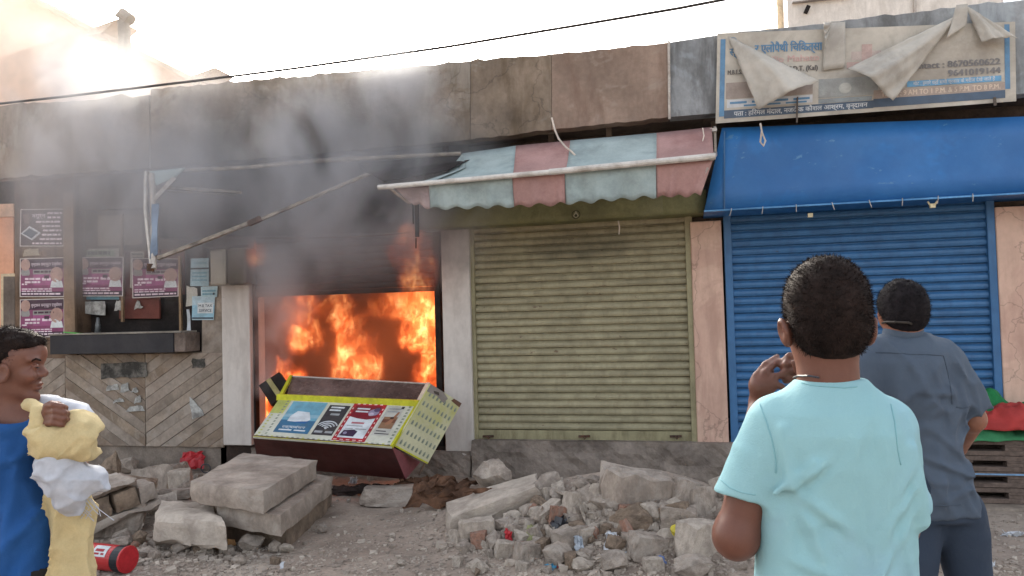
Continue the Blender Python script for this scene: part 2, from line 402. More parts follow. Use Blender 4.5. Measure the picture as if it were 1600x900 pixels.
# ---- shutters: every slat is a piece
def shutter(s_, xl0, xl1, xr0, xr1, ytop, ybot, Y, n, mat, rail, bottom=None, missing=0, railw=None):
    """slats between rails; pixel columns at mid height"""
    mid = (ytop+ybot)/2
    a = pw(xl1, mid, Y); b = pw(xr0, mid, Y); zt = pw((xl1+xr0)/2, ytop, Y).z; zb = pw((xl1+xr0)/2, ybot, Y).z
    root = bpy.data.objects.new('shutter', None); COL.objects.link(root); root.parent = s_
    BASE[root.name] = base_of(s_)
    x0, x1 = a.x-.01, b.x+.01; h = (zt-zb)/n
    prof = [(0, 0), (-.018, h*.12), (-.024, h*.38), (-.02, h*.66), (-.004, h*.84), (.006, h*.9), (.006, h*.985), (0, h*.985)]
    me = None
    for i in range(n):
        z = zb+i*h
        if me is None:
            V = []; Fc = []; m = 10
            for j in range(m+1):
                x = x0+(x1-x0)*j/m
                for (dy, dz) in prof: V.append((x, dy, dz))
                for (dy, dz) in reversed(prof): V.append((x, dy+.004, dz))
            q = 2*len(prof)
            for j in range(m):
                for k in range(q): Fc.append((j*q+k, (j+1)*q+k, (j+1)*q+(k+1) % q, j*q+(k+1) % q))
            Fc += [tuple(range(q)), tuple(m*q+k for k in range(q-1, -1, -1))]
            b0 = base_of(s_)
            V = [(v[0]-b0.x, v[1], v[2]) for v in V]
            me = bpy.data.meshes.new('slat'); me.from_pydata(V, [], Fc); me.materials.append(mat)
            bm = bmesh.new(); bm.from_mesh(me); bmesh.ops.recalc_face_normals(bm, faces=bm.faces); bm.to_mesh(me); bm.free()
        o = bpy.data.objects.new('slat', me); COL.objects.link(o); o.parent = root
        o.location = (random.uniform(-.002, .002), Y-b0.y+random.uniform(-.0025, .0025), z)
        o.rotation_euler = (0, R(random.uniform(-.08, .08)), 0)
    if bottom:
        o = MB().box((x0, Y-.03, zb-bottom), (x1, Y+.01, zb-.002)).build('bottom_bar', rail, root, bevel=.004)
    for (p0, p1) in ((xl0, xl1), (xr0, xr1)):
        A = pw(p0, mid, Y-.05); B = pw(p1, mid, Y-.05)
        MB().box((A.x, Y-.05, zb-(bottom or 0)-.01), (B.x, Y+.04, zt+.02)).build('guide_rail', rail, root, bevel=.005)
    return root, x0, x1, zb, zt
gs = shutter(green, 736, 743, 1075, 1087, 345, 672, YW+.06, 28, green_p, green_rail, bottom=.095)
bs_ = shutter(blue, 1136, 1148, 1550, 1563, 325, 700, YW+.05, 28, blue_p, blue_p, bottom=.12)
cs = shutter(burn, 391, 397, 686, 691, 330, 452, YW+.05, 11, charred, charred, bottom=.05)
for (p0, p1) in ((392, 400), (682, 691)):
    A = pw(p0, 570, YW+.02); B = pw(p1, 570, YW+.02)
    MB().box((A.x, YW+.0, .3), (B.x, YW+.08, 2.45)).build('door_jamb', charred, burn, bevel=.004)
# latches and small dents of the green shutter
for px in (762, 912, 1055):
    lm = MB(); p = pw(px, 682, YW); lm.bar(p+Vector((-.05, -.0, 0)), p+Vector((.06, -.0, .004)), .02, .02)
    lm.tube([p+Vector((.0, -.02, .01)), p+Vector((.015, -.03, -.02)), p+Vector((.035, -.02, .01))], .007, 6); lm.build('latch', rusty, gs[0])


# ---- hoods above the shutters
def hood(s_, name, tl, tr, br, bl, Yf, Yb, mat, under=None, seams=(), bevel=.006):
    mb = MB(); P = [pw(*q, Yf) for q in (bl, br, tr, tl)]
    n = 26; V = []; 
    for j in range(5):
        for i in range(n+1):
            u = i/n; v = j/4
            q = P[0]*(1-u)*(1-v)+P[1]*u*(1-v)+P[2]*u*v+P[3]*(1-u)*v
            V.append(q+Vector((0, .012*noise.noise(Vector((q.x*2.3, q.z*3, 4))), 0)))
    Fc = [(j*(n+1)+i, j*(n+1)+i+1, (j+1)*(n+1)+i+1, (j+1)*(n+1)+i) for j in range(4) for i in range(n)]
    k = len(V); rim = list(range(n+1))+[(n+1)*(j+1)+n for j in range(4)]+[(n+1)*4+i for i in range(n-1, -1, -1)]+[(n+1)*j for j in range(3, 0, -1)]
    V += [Vector((V[i].x, Yb, V[i].z)) for i in rim]
    L = len(rim)
    for i in range(L): Fc.append((rim[(i+1) % L], rim[i], k+i, k+(i+1) % L))
    Fc.append(tuple(k+i for i in range(L)))
    o = mesh_obj(name, V, Fc, mat, s_, recalc=True)
    for f in o.data.polygons[:4*n]: f.use_smooth = True
    return o
hood(green, 'shutter_hood', (655, 322), (1103, 296), (1103, 332), (655, 359), YW-.22, YW+.11, green_hood)
bh = hood(blue, 'shutter_hood', (1128, 200), (1760, 176), (1760, 292), (1100, 331), YW-.42, YW+.11, blue_hood)
hood(burn, 'shutter_hood', (236, 275), (650, 245), (652, 362), (250, 372), YW-.14, YW+.11, charred)
sm = MB()
for px in (1132,): sm.bar(pw(px, 205, YW-.432), pw(px, 330, YW-.432), .012, .008)
sm.build('seam', blue_p, blue)
MB().bar(pw(1100, 330, YW-.43), pw(1740, 294, YW-.43), .02, .014).build('bottom_flange', M('blue_worn_edge', '5b90bd', rough=.5, dirt='25679f', damt=.6), blue)
# bent nails and hooks under the blue hood, small fittings
for px in (1143, 1192, 1244, 1300, 1358, 1410, 1466, 1520):
    y = 331-(px-1100)*.0606
    p = pw(px, y-3, YW-.45); e = random.uniform(-.02, .02)
    MB().tube([p, p+Vector((e*.3, -.004, -.03)), p+Vector((e, .0, -.065))], .0035, 5).build('hanging_hook', steel, blue)
for px, py, r in ((1266, 337, 0), (1457, 322, 1)):
    p = pw(px, py, YW-.38)
    mb = MB().box(p+Vector((-.02, -.015, -.015)), p+Vector((.02, .015, .02)))
    if r: mb.bar(p+Vector((-.015, 0, 0)), p+Vector((-.035, 0, .04)), .012, .012).bar(p+Vector((.015, 0, 0)), p+Vector((.035, 0, .04)), .012, .012)
    mb.build('cable_clip', M('cream_plastic', 'cdbf9a', rough=.5), blue)
# emblem on the green hood, a painted ring with a leaf
es = Sheet(pw(890, 345, YW-.24), pw(910, 344, YW-.24), pw(910, 326, YW-.24), pw(890, 327, YW-.24))
wm = P1('a9a48a'); es.disc(.5, .5, .042, P1('3f3f2c'), .003, 18, .034); es.poly([(.5, .85), (.28, .4), (.5, .2), (.72, .4)], wm, .004); es.disc(.5, .42, .014, P1('3f3f2c'), .006)
es.build('painted_emblem', green)

# ---- pink wall right part: nothing but plaster; dark step below blue shutter is hidden behind the men
# ---- the burning room
rx0, rx1 = xa(352)+.125, xa(725)-.003
MB().box((rx0, YW+.3, 2.95), (rx1, 10.6, 3.05)).build('room_ceiling', soot_wall, burn)
MB().box((rx0, 10.3, .0), (rx1, 10.45, 2.945)).build('room_back_wall', soot_wall, burn)
MB().box((rx0-.2, YW+.0, .0), (rx1+.2, 10.295, .3)).build('room_floor', soot_wall, burn)

# ================================================================== LEFT END SHOP: tiles, notice boards, posters
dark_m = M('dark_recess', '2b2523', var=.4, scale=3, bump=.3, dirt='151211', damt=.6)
brownpost = M('brown_post', '6b5747', var=.25, scale=4, bump=.3, dirt='3c3029', damt=.6, streak=1)
maroon_bd = M('maroon_board', '6f4038', var=.15, scale=4, bump=.15, dirt='4a2d28', damt=.5)
stone_a = M('stone_tile', '8e8174', rough=.75, var=.25, scale=5, bump=.6, bscale=18, dirt='6a5d52', dscale=2.0, damt=.7, blotch='aaa198', bamt=.4)
stone_b = M('stone_tile_brown', '877868', rough=.75, var=.25, scale=5, bump=.5, bscale=18, dirt='675448', dscale=2.5, damt=.6, blotch='a3988e', bamt=.4)
stone_c = M('stone_tile_pale', '988c80', rough=.75, var=.2, scale=5, bump=.5, bscale=18, dirt='77675c', dscale=2.5, damt=.6)
mortar = M('mortar', '7d7268', var=.3, bump=.6, dirt='4f453f', damt=.5)
YT = YW-.03
# backing wall of the tiled part, in pieces round the recess
zt0 = pw(200, 552, YT).z; xA, xB = pw(-150, 600, YT).x, pw(350, 600, YT).x
MB().box((xA, YT+.03, -.05), (xB, YT+.25, zt0)).build('lower_wall', mortar, tiled)
# chevron tiles: long stones laid slanting, mirrored from column to column
edges = [pw(p, 620, YT).x for p in (-148, -23, 102, 227, 349)]
zb0 = pw(200, 694, YT).z; pitch = .125; slope = .62
for ci in range(4):
    xl, xr = edges[ci]+.004, edges[ci+1]-.004; s_ = -slope if ci % 2 == 0 else slope
    s_ = [slope, slope, -slope, slope][ci] if False else (slope if ci in (1, 3) else -slope)
    wcol = xr-xl
    k = -14
    while k < 16:
        z0 = zb0+k*pitch; k += 1
        pts = [(xl, z0), (xr, z0+s_*wcol), (xr, z0+s_*wcol+pitch-.0035), (xl, z0+pitch-.0035)]
        def clip(ps, zc, keep_above):
            out = []
            for i in range(len(ps)):
                a, b = ps[i], ps[(i+1) % len(ps)]
                ia = (a[1] >= zc) == keep_above or a[1] == zc; ib = (b[1] >= zc) == keep_above or b[1] == zc
                if ia: out.append(a)
                if ia != ib: t = (zc-a[1])/(b[1]-a[1]); out.append((a[0]+(b[0]-a[0])*t, zc))
            return out
        pts = clip(pts, zb0-.02, True); 
        if len(pts) > 2: pts = clip(pts, zt0-.01, False)
        if len(pts) < 3: continue
        dz = random.uniform(-.004, .006)
        MB().poly([Vector((x, YT-dz, z)) for x, z in pts], .04+dz).build('stone_tile', random.choice([stone_a, stone_a, stone_b, stone_c]), tiled, bevel=.003)
# right strip beside the white pillar, above the tiles
facing(tiled, 'stone_strip', [(315, 553), (349, 553), (349, 440), (316, 440)], YT+.005, .2, stone_a, None)
# posts and recess
facing(tiled, 'door_post', [(24, 560), (120, 560), (117, 268), (22, 272)], YT-.0, .3, brownpost)
facing(tiled, 'post_strip', [(100, 520), (117, 519), (114, 300), (98, 300)], YT-.03, .03, M('tan_strip', '86705c', var=.2, dirt='594a3d', damt=.5))
facing(tiled, 'recess_back', [(110, 560), (320, 560), (320, 262), (108, 268)], YT+.22, .05, dark_m)
facing(tiled, 'upper_board', [(110, 330), (345, 318), (345, 262), (108, 268)], YT+.05, .12, wall_dark)
facing(tiled, 'notice_board', [(186, 498), (249, 498), (249, 382), (186, 384)], YT+.17, .03, maroon_bd)
facing(tiled, 'notice_board', [(252, 460), (288, 460), (288, 380), (252, 382)], YT+.165, .03, maroon_bd)
facing(tiled, 'rear_board', [(289, 548), (317, 548), (317, 380), (289, 380)], YT+.12, .05, dark_m)
tanwood = M('tan_wood', '8a7259', var=.25, bump=.3, dirt='5c4a3a', damt=.5)
MB().bar(pw(191, 334, YT+.14), pw(192, 503, YT+.12), .03, .03).build('batten', tanwood, tiled, bevel=.003)
MB().bar(pw(281, 400, YT+.1), pw(283, 520, YT+.08), .028, .03).build('batten', tanwood, tiled, bevel=.003)
# far left salmon wall with grey shutter
sw = thing('neighbouring_building', 'salmon walled neighbouring building with grey door at the far left edge', 'building', pw(-60, 600, YW).xy.to_3d())
facing(sw, 'wall', [(-170, 700), (23, 700), (21, 318), (-170, 322)], YW+.03, .25, salmon)
facing(sw, 'door_frame', [(1, 520), (24, 520), (24, 427), (1, 428)], YW+.01, .03, M('cream_frame', 'c7b598', dirt='8f7f68', damt=.4))
facing(sw, 'door', [(5, 520), (23, 520), (23, 432), (5, 432)], YW-.005, .02, M('grey_door', '6a6058', dirt='4b4440', damt=.5))
facing(sw, 'wall_band', [(-170, 345), (22, 338), (21, 318), (-170, 322)], YW-.01, .03, M('salmon_pale', 'd8b49c', dirt='a58570', damt=.4))
# black ledge box under the recess
lt = thing('display_ledge', 'long black ledge box below the poster recess with pale top edge', 'ledge', pw(180, 553, YW-.2))
A, B = pw(78, 554, YW-.28), pw(271, 552, YW-.28); T = pw(180, 522, YW-.28).z
MB().box((A.x, YW-.28, A.z), (B.x, YW-.02, T)).build('box', M('black_board', '232329', rough=.5, var=.2, bump=.15, dirt='3c3a3c', damt=.4), lt, bevel=.005)
MB().box((A.x-.01, YW-.29, T+.001), (B.x+.1, YW-.02, T+.018)).build('top_edge', M('pale_edge', '8b857c', dirt='57504a', damt=.5), lt)
C_ = pw(289, 550, YW-.28)
MB().box((B.x+.003, YW-.275, C_.z), (C_.x, YW-.02, T)).build('broken_end', M('broken_plaster', '7d6f66', bump=1, bscale=20, bdist=.03, dirt='38302b', damt=.7), lt, bevel=.012)
g_ = MB().bar(pw(100, 519, YW-.3), pw(150, 523, YW-.24), .03, .012).build('stick', M('green_plastic', '4f9a4a', rough=.4)); tag(g_, 'short bright green plastic strip lying on the black ledge', 'strip')
rm = Sheet(pw(158, 592, YT-.012), pw(227, 590, YT-.012), pw(229, 565, YT-.012), pw(158, 567, YT-.012), thick=.004)
# scraped sticker remains on the tiles
def blob_sheet(pts, Y, m, name, label, cat='sticker', group=None, n=2):
    P = []
    for i in range(len(pts)):
        a = pw(*pts[i], Y); b = pw(*pts[(i+1) % len(pts)], Y)
        for t in (0, .33, .66): q = a.lerp(b, t); P.append(q+Vector((random.uniform(-.01, .01), 0, random.uniform(-.01, .01))))
    o = MB().poly(P, .003).build(name, m); rebase(o, P[0]); return tag(o, label, cat, group)
torn = M('torn_paper', 'a7a7a3', rough=.9, var=.3, scale=12, bump=.2, dirt='5b5550', dscale=9, damt=.7)
dkp = M('old_black_print', '3a3835', rough=.8, var=.3, dirt='8c8780', dscale=10, damt=.6)
o = blob_sheet([(158, 592), (190, 590), (230, 588), (229, 566), (158, 567)], YT-.015, dkp, 'sticker', 'dark torn sticker on the chevron tiles below the black ledge')
for i, (x, y, a, b) in enumerate([(165, 600, 22, 12), (188, 598, 14, 16), (204, 606, 12, 8), (176, 622, 18, 8), (196, 634, 30, 9), (210, 618, 10, 12)]):
    blob_sheet([(x, y+b), (x+a, y+b*.8), (x+a*.8, y), (x+a*.2, y+2)], YT-.016, torn, 'paper_scrap', ('narrow', 'tall', 'small square', 'upper left', 'widest, lowest', 'right hand')[i]+' whitish scrap of torn paper stuck to the chevron tiles', 'paper scrap', 'paper scraps on the tiles')
blob_sheet([(300, 575), (320, 574), (320, 560), (300, 561)], YT-.015, dkp, 'sticker', 'small dark label on the tiles right of the black ledge')
blob_sheet([(296, 620), (318, 640), (318, 650), (300, 655)], YT-.015, torn, 'sticker', 'greyish paper remnant low on the tiles near the white pillar')

# ---- posters
def poster(corners, Y, draw, label, back, group=None, rot=0, name='poster'):
    bl, br, tr, tl = [pw(*c, Y) for c in corners]
    s_ = Sheet(bl, br, tr, tl, wave=.004, thick=.002, seed=corners[0][0]); s_.backing(back)
    draw(s_); o = s_.build(name); rebase(o, bl)
    return tag(o, label, 'poster', group)
paper = P1('c9c2bd'); pinkish = P1('7e3f63'); deep = P1('40283a'); mag = P1('99527e'); ltext = P1('d6c7cf'); skinp = P1('a98a80'); whitep = P1('c9ced0'); bluep = P1('7fa0b2'); navy = P1('26323f'); tealp = P1('5f93a5'); greyp = P1('8c8a88')
def bars(s_, u0, u1, v, n, dv, h, m, off=.0018, ragged=.25):
    for i in range(n):
        u = u0
        while u < u1-.03:
            l = random.uniform(.05, .13); e = min(u+l, u1); s_.rect(u, v-i*dv, e, v-i*dv+h, m, off, nx=1); u = e+.018
def bust(s_, u, v, sc, c1, c2):
    s_.poly([(u-.11*sc, v), (u+.11*sc, v), (u+.09*sc, v+.12*sc), (u+.03*sc, v+.17*sc), (u-.03*sc, v+.17*sc), (u-.09*sc, v+.12*sc)], c1, .003)
    s_.disc(u, v+.25*sc, .055*sc*s_.W/.45*.9, c2, .0034); 
def edu(s_):
    s_.rect(.02, .02, .98, .98, pinkish, .001); s_.rect(.02, .72, .98, .98, deep, .0014); s_.rect(.02, .02, .98, .14, deep, .0014); s_.rect(.3, .3, .75, .6, mag, .0014)
    s_.text('वृन्दावन कम्प्यूटर एजुकेशन', .26, .80, .035, ltext, width=.68, bold=.001)
    s_.rect(.3, .58, .8, .7, greyp, .0022); bars(s_, .33, .77, .62, 1, .1, .05, deep, .003)
    bust(s_, .13, .58, 1.0, greyp, skinp); s_.poly([(.05, .55), (.22, .55), (.2, .7), (.08, .72)], greyp, .003)
    bars(s_, .12, .46, .44, 2, .085, .05, ltext); bars(s_, .5, .72, .42, 1, .1, .07, ltext); s_.rect(.55, .47, .66, .55, deep, .0026)
    bust(s_, .83, .24, 1.3, whitep, skinp); bars(s_, .05, .2, .31, 1, .1, .035, ltext); bars(s_, .05, .72, .19, 2, .055, .028, ltext); bars(s_, .05, .95, .06, 1, .1, .04, ltext)
def phone(s_):
    s_.rect(.02, .02, .98, .98, P1('4d3a38'), .001); s_.text('नगूर्न', .27, .77, .045, ltext, width=.3, bold=.002)
    s_.poly([(.05, .85), (.2, .9), (.2, .6), (.1, .62)], P1('6b5550'), .002)
    s_.poly([(.02, .34), (.28, .16), (.48, .36), (.22, .55)], P1('b9bcc0'), .003); s_.poly([(.07, .345), (.27, .21), (.42, .36), (.22, .49)], P1('3d4a57'), .004)
    for i, (a, b) in enumerate(((.62, .95), (.62, .93), (.36, .94), (.5, .94), (.52, .94), (.5, .92), (.45, .95))): bars(s_, a, b, .86-i*.115, 1, .1, .05, ltext)
    bars(s_, .28, .95, .06, 1, .1, .045, ltext)
def notice(s_):
    for i in range(5): bars(s_, .2+.02*i, .85, .74-i*.14, 1, .1, .06, P1('8b8079'))
poster([(31, 385), (100, 385), (101, 326), (32, 327)], YT-.012, phone, 'dark brown poster with a pictured phone at the top of the left post', paper)
poster([(31, 464), (101, 464), (101, 402), (31, 404)], YT-.012, edu, 'faded pink class poster in the middle of the left post', paper, 'pink class posters')
poster([(31, 528), (101, 526), (101, 466), (31, 468)], YT-.010, edu, 'palest pink class poster lowest on the left post', paper, 'pink class posters')
poster([(122, 468), (186, 468), (186, 388), (120, 389)], YT+.15, lambda s_: (s_.rect(.1, .85, .9, .97, P1('8b9b84'), .001), bars(s_, .15, .8, .88, 1, .1, .07, navy), s_.rect(0, 0, 1, .06, tealp, .001)), 'older poster mostly covered by the pink poster left of the batten', P1('a5a298'))
poster([(123, 463), (192, 463), (193, 401), (122, 402)], YT+.10, edu, 'bright pink class poster left of the wooden batten', paper, 'pink class posters')
poster([(207, 466), (279, 463), (280, 404), (206, 403)], YT+.10, edu, 'pink class poster behind the hanging awning pipe', paper, 'pink class posters')
poster([(153, 384), (222, 382), (222, 336), (153, 337)], YT+.14, notice, 'yellowed handwritten notice high in the recess', P1('8d8173'))
poster([(203, 450), (225, 450), (225, 393), (204, 393)], YT+.13, lambda s_: bars(s_, .1, .9, .9, 2, .1, .05, navy), 'pale sheet peeking out behind the pink poster near the pipe', P1('a09a8e'))
def tax(s_):
    s_.rect(0, .1, 1, .62, P1('8fb6c8'), .001); s_.rect(.3, .52, .98, .9, whitep, .0015) if False else None
    s_.rect(.25, .28, .95, .72, whitep, .002); s_.text('M.B TAX', .3, .54, .03, navy, width=.6, off=.0035, bold=.001); s_.text('SERVICE', .32, .34, .03, navy, width=.56, off=.0035, bold=.001); s_.rect(.02, .05, .98, .11, navy, .003)
poster([(300, 500), (334, 500), (336, 462), (300, 463)], YT-.012, tax, 'light blue tax service flyer lowest beside the white pillar', P1('a9c0ca'), 'blue flyers')
poster([(297, 447), (326, 447), (326, 403), (298, 404)], YT-.010, lambda s_: (s_.rect(0, .6, 1, .66, navy), bars(s_, .1, .9, .45, 3, .13, .05, tealp), bars(s_, .2, .9, .8, 1, .1, .05, tealp)), 'light blue torn flyer beside the meter box', P1('93b0b9'), 'blue flyers')
poster([(314, 464), (339, 464), (340, 447), (314, 448)], YT-.014, lambda s_: (bars(s_, .1, .9, .5, 2, .3, .15, tealp), s_.disc(.8, .3, .012, navy, .003)), 'small pale blue flyer strip under the meter box', P1('a3bcc2'), 'blue flyers')
blob_sheet([(290, 478), (308, 478), (307, 450), (291, 447)], YT-.008, P1('b3b0a6'), 'paper_scrap', 'cream torn paper flap hanging on the dark board by the flyers', 'paper scrap')
blob_sheet([(126, 490), (164, 494), (164, 471), (124, 470)], YT+.13, torn, 'paper_scrap', 'whitish paper remains under the left pink poster', 'paper scrap')
blob_sheet([(292, 520), (299, 520), (296, 482), (291, 484)], YT+.0, P1('b9bfc4'), 'paper_scrap', 'narrow torn white strip dangling on the dark board', 'paper scrap')
blob_sheet([(178, 485), (190, 485), (188, 470), (182, 470)], YT+.15, torn, 'paper_scrap', 'tiny torn scrap left on the maroon notice board', 'paper scrap')
blob_sheet([(210, 484), (224, 480), (214, 468)], YT+.15, torn, 'paper_scrap', 'tiny pointed paper scrap right of the batten', 'paper scrap')
blob_sheet([(36, 400), (62, 400), (60, 388), (38, 390)], YT-.008, P1('9a8d7a'), 'paper_scrap', 'tan torn paper between the phone poster and the pink poster', 'paper scrap')
bt = MB().tube([pw(153, 520, YT+.1), pw(153, 508, YT+.1), pw(153, 502, YT+.1), pw(153, 496, YT+.1)], .035, 12, r2=.014).build('bottle', M('clear_grey_plastic', '6c6f70', rough=.25, bump=0), smooth=True); tag(bt, 'small grey plastic bottle standing on the ledge in the recess', 'bottle')
rb = MB()
# old rag on ledge
mbx = thing('meter_box', 'grey rounded metal meter box fixed above the left white pillar', 'meter box', pw(355, 447, YW-.12))
MB().box(pw(328, 446, YW-.28), (pw(352, 446, YW-.28).x, YW-.07, pw(340, 390, YW-.28).z)).build('door', M('meter_grey', '8f887c', rough=.5, var=.15, dirt='5a5249', damt=.5), mbx, bevel=.02)
MB().box((pw(352, 446, YW-.28).x+.003, YW-.27, pw(352, 445, YW-.28).z), (pw(384, 446, YW-.28).x, YW-.07, pw(352, 388, YW-.28).z)).build('body', M('meter_dark', '5c5348', rough=.6, var=.2, dirt='2d2824', damt=.6), mbx, bevel=.03)
MB().bar(pw(352, 444, YW-.285), pw(352, 392, YW-.285), .012, .012).build('hinge_strip', M('meter_grey', ''), mbx)

# ================================================================== AWNINGS
stripe_b = M('awning_blue', '9eabaa', rough=.85, var=.12, scale=2.5, bump=.12, bscale=30, dirt='66706f', dscale=2, damt=.5, blotch='a3b4b5', bamt=.3)
stripe_r = M('awning_red', 'a4827d', rough=.85, var=.14, scale=2.5, bump=.12, bscale=30, dirt='7a4f4c', dscale=2, damt=.45)
stripe_p = M('awning_faded', 'a3908e', rough=.85, var=.16, bump=.12, dirt='5f5452', dscale=3, damt=.6)
aw = thing('awning', 'blue and pinkish red striped awning with torn left end above the green shutter', 'awning', pw(880, 240, YW-.3))
YA, YB, YV = YP-.02, 6.22, 6.24
def cloth(name, rows, mat, parent, n=14, sag=.02, thick=.003, wr=.008, seed=0):
    """rows: list of (left point, right point) from top to bottom; each row is sampled n+1 times"""
    V = []; m = 7; K = len(rows)
    for s__ in range((K-1)*m+1):
        k = min(s__//m, K-2); t = (s__-k*m)/m
        for i in range(n+1):
            u = i/n; a = Vector(rows[k][0]).lerp(rows[k][1], u); b = Vector(rows[k+1][0]).lerp(rows[k+1][1], u)
            p = a.lerp(b, t); p.z -= sag*math.sin(math.pi*t)*(1 if k == 0 else 0)
            edge = 1
            p += Vector((0, 1, .4))*wr*edge*noise.noise(Vector((p.x*5+p.z*4, p.z*3, seed)))
            V.append(p)
    R_ = (K-1)*m+1; Fc = [(j*(n+1)+i, j*(n+1)+i+1, (j+1)*(n+1)+i+1, (j+1)*(n+1)+i) for j in range(R_-1) for i in range(n)]
    o = mesh_obj(name, V, Fc, mat, parent, smooth=True); md = o.modifiers.new('thickness', 'SOLIDIFY'); md.thickness = thick; return o
tops = [((722, 240), (806, 228)), ((806, 228), (891, 220)), ((891, 220), (1026, 208)), ((1026, 208), (1112, 199))]
bots = [((666, 287), (800, 277)), ((800, 277), (882, 270)), ((882, 270), (1025, 256)), ((1025, 256), (1116, 247))]
for (t, b, mt) in zip(tops, bots, (stripe_b, stripe_r, stripe_b, stripe_r)):
    cloth('canopy_panel', [(pw(*t[0], YA), pw(*t[1], YA)), (pw(*b[0], YB), pw(*b[1], YB))], mt, aw, sag=.05)
# the torn edge at the left end
cloth('torn_panel', [(pw(722, 240, YA), pw(723, 240, YA)), (pw(715, 266, 6.6), pw(728, 262, 6.6)), (pw(640, 290, YB), pw(667, 287, YB))], stripe_b, aw, n=4, sag=0)
vb = [(612, 670, 296, 318, stripe_p), (671, 800, 288, 318, stripe_b), (800.3, 882, 276, 318, stripe_r), (882.3, 1025, 269, 312, stripe_b)]
def valance(x0, x1, ytl, ytr, ybl, ybr, mt, seed, xs0=0, xs1=0):
    n = max(6, int((x1-x0)/4)); V = []; m = 6
    for j in range(m+1):
        for i in range(n+1):
            u = i/n; px = x0+(x1-x0)*u; t = j/m
            yt = ytl+(ytr-ytl)*u; yb = ybl+(ybr-ybl)*u+2.6*math.sin(px/5.2)*1.0
            px2 = px+(xs0*(1-u)+xs1*u)*t
            p = pw(px2, yt+(yb-yt)*t, YV); p.y += .025*t*math.sin(px/9+noise.noise(Vector((px*.05, seed, 0)))*4)+.05*t
            V.append(p)
    Fc = [(j*(n+1)+i, j*(n+1)+i+1, (j+1)*(n+1)+i+1, (j+1)*(n+1)+i) for j in range(m) for i in range(n)]
    o = mesh_obj('valance_panel', V, Fc, mt, aw, smooth=True); md = o.modifiers.new('thickness', 'SOLIDIFY'); md.thickness = .003
def bary(px): return 292-(px-590)*.0892
def boty(px): return np.interp(px, [612, 640, 680, 800, 882, 1025, 1060, 1100], [312, 320, 327, 321, 317, 306, 302, 303])
for x0, x1, mt in ((614, 670, stripe_p), (670.4, 800, stripe_b), (800.4, 882, stripe_r), (882.4, 1025, stripe_b), (1025.4, 1115, stripe_r)):
    valance(x0, x1, bary(x0)+2, bary(x1)+2, boty(x0), boty(min(x1, 1100)), mt, x0, 18 if x0 < 620 else 0, -20 if x1 > 1100 else 0)
white_bar = M('white_bar_paint', 'c9c4bd', rough=.45, var=.1, scale=6, bump=.12, dirt='8a7d70', dscale=7, damt=.6, spec=.5)
MB().tube([pw(591, 293, YB-.02), pw(860, 269, YB-.03)], .022, 10).build('front_bar', white_bar, aw)
MB().tube([pw(858, 269, YB-.03), pw(1118, 244, YB-.02)], .026, 10).build('front_bar', white_bar, aw)
MB().bar(pw(1106, 262, YB+.02), pw(1090, 303, YB+.1), .012, .012).build('end_rod', steel, aw)
MB().bar(pw(1109, 204, YA), pw(1120, 203, YA), .05, .03).bar(pw(1117, 198, YA), pw(1118, 240, YA+.1), .02, .03).build('wall_bracket', steel, aw)
a_ = MB().bar(pw(1118, 240, YA+.02), pw(1112, 248, YB), .03, .03).build('side_arm', steel, aw)
MB().bar(pw(612, 296, YB+.01), pw(640, 318, 6.5), .03, .012).bar(pw(640, 300, 6.5), pw(650, 312, 6.55), .09, .04).build('elbow_joint', steel, aw)
MB().bar(pw(651, 318, 6.6), pw(652, 370, 6.6), .035, .02).build('hanging_bracket', charred, aw)
MB().bar(pw(645, 318, 6.55), pw(646, 350, 6.55), .012, .012).bar(pw(650, 372, 6.6), pw(650, 388, 6.6), .01, .01).build('hanging_wire', charred, aw)
# old charred cloth roll, left remains of the same awning line
cloth('charred_remnant', [(pw(560, 256, YA), pw(724, 240, YA)), (pw(575, 270, 6.7), pw(735, 250, 6.75)), (pw(600, 285, 6.4), pw(700, 266, 6.5))], charred, aw, n=16, wr=.05)
# strings hanging on it
def string(pts, Y, label, m=steel, r=.007):
    o = MB().tube([pw(x, y, Y-i*.02) for i, (x, y) in enumerate(pts)], r, 6).build('dangling_cord', m); rebase(o, pw(*pts[0], Y)); return tag(o, label, 'cord')
pale = M('pale_cord', 'c5b9ad', rough=.7)
string([(862, 184), (867, 203), (873, 217), (884, 230), (892, 236), (899, 243)], 6.75, 'pale twisted cable end dangling in front of the striped awning', pale, .009)
string([(1098, 200), (1100, 212), (1097, 224)], 6.72, 'thin white thread hanging at the right end of the striped awning', pale, .005)
string([(1188, 193), (1191, 208), (1196, 220), (1193, 228), (1188, 222), (1190, 205)], 6.78, 'looped pale strip hanging from the banner foot over the blue hood', pale, .008)
string([(966, 345), (968, 356), (967, 366)], YW-.26, 'short dirty thread hanging under the green hood', pale, .006)
# ---- collapsed awning frame on the left
fr = thing('collapsed_awning', 'collapsed burnt awning frame with bare pipes in front of the smoke', 'awning frame', pw(400, 400, 6.5))
charpipe = M('sooty_pipe', '8f8579', rough=.6, var=.3, scale=9, bump=.3, dirt='3c332d', dscale=8, damt=.75, spec=.4)
MB().bar(pw(246, 404, 6.25), pw(400, 345, 6.4), .05, .035).build('lower_arm', charpipe, fr, bevel=.006)
MB().bar(pw(396, 348, 6.4), pw(578, 271, 6.75), .042, .03).build('lower_arm', charpipe, fr, bevel=.006)
MB().bar(pw(388, 350, 6.37), pw(408, 341, 6.40), .06, .05).build('elbow_joint', rusty, fr, bevel=.006)
MB().tube([pw(229, 270, 6.72), pw(380, 262, 6.78), pw(500, 251, 6.8), pw(720, 240, 6.85)], .02, 8).build('top_pipe', charpipe, fr)
MB().tube([pw(228, 268, 6.5), pw(227, 330, 6.35), pw(237, 420, 6.2)], .016, 8).build('hanging_pipe', white_bar, fr)
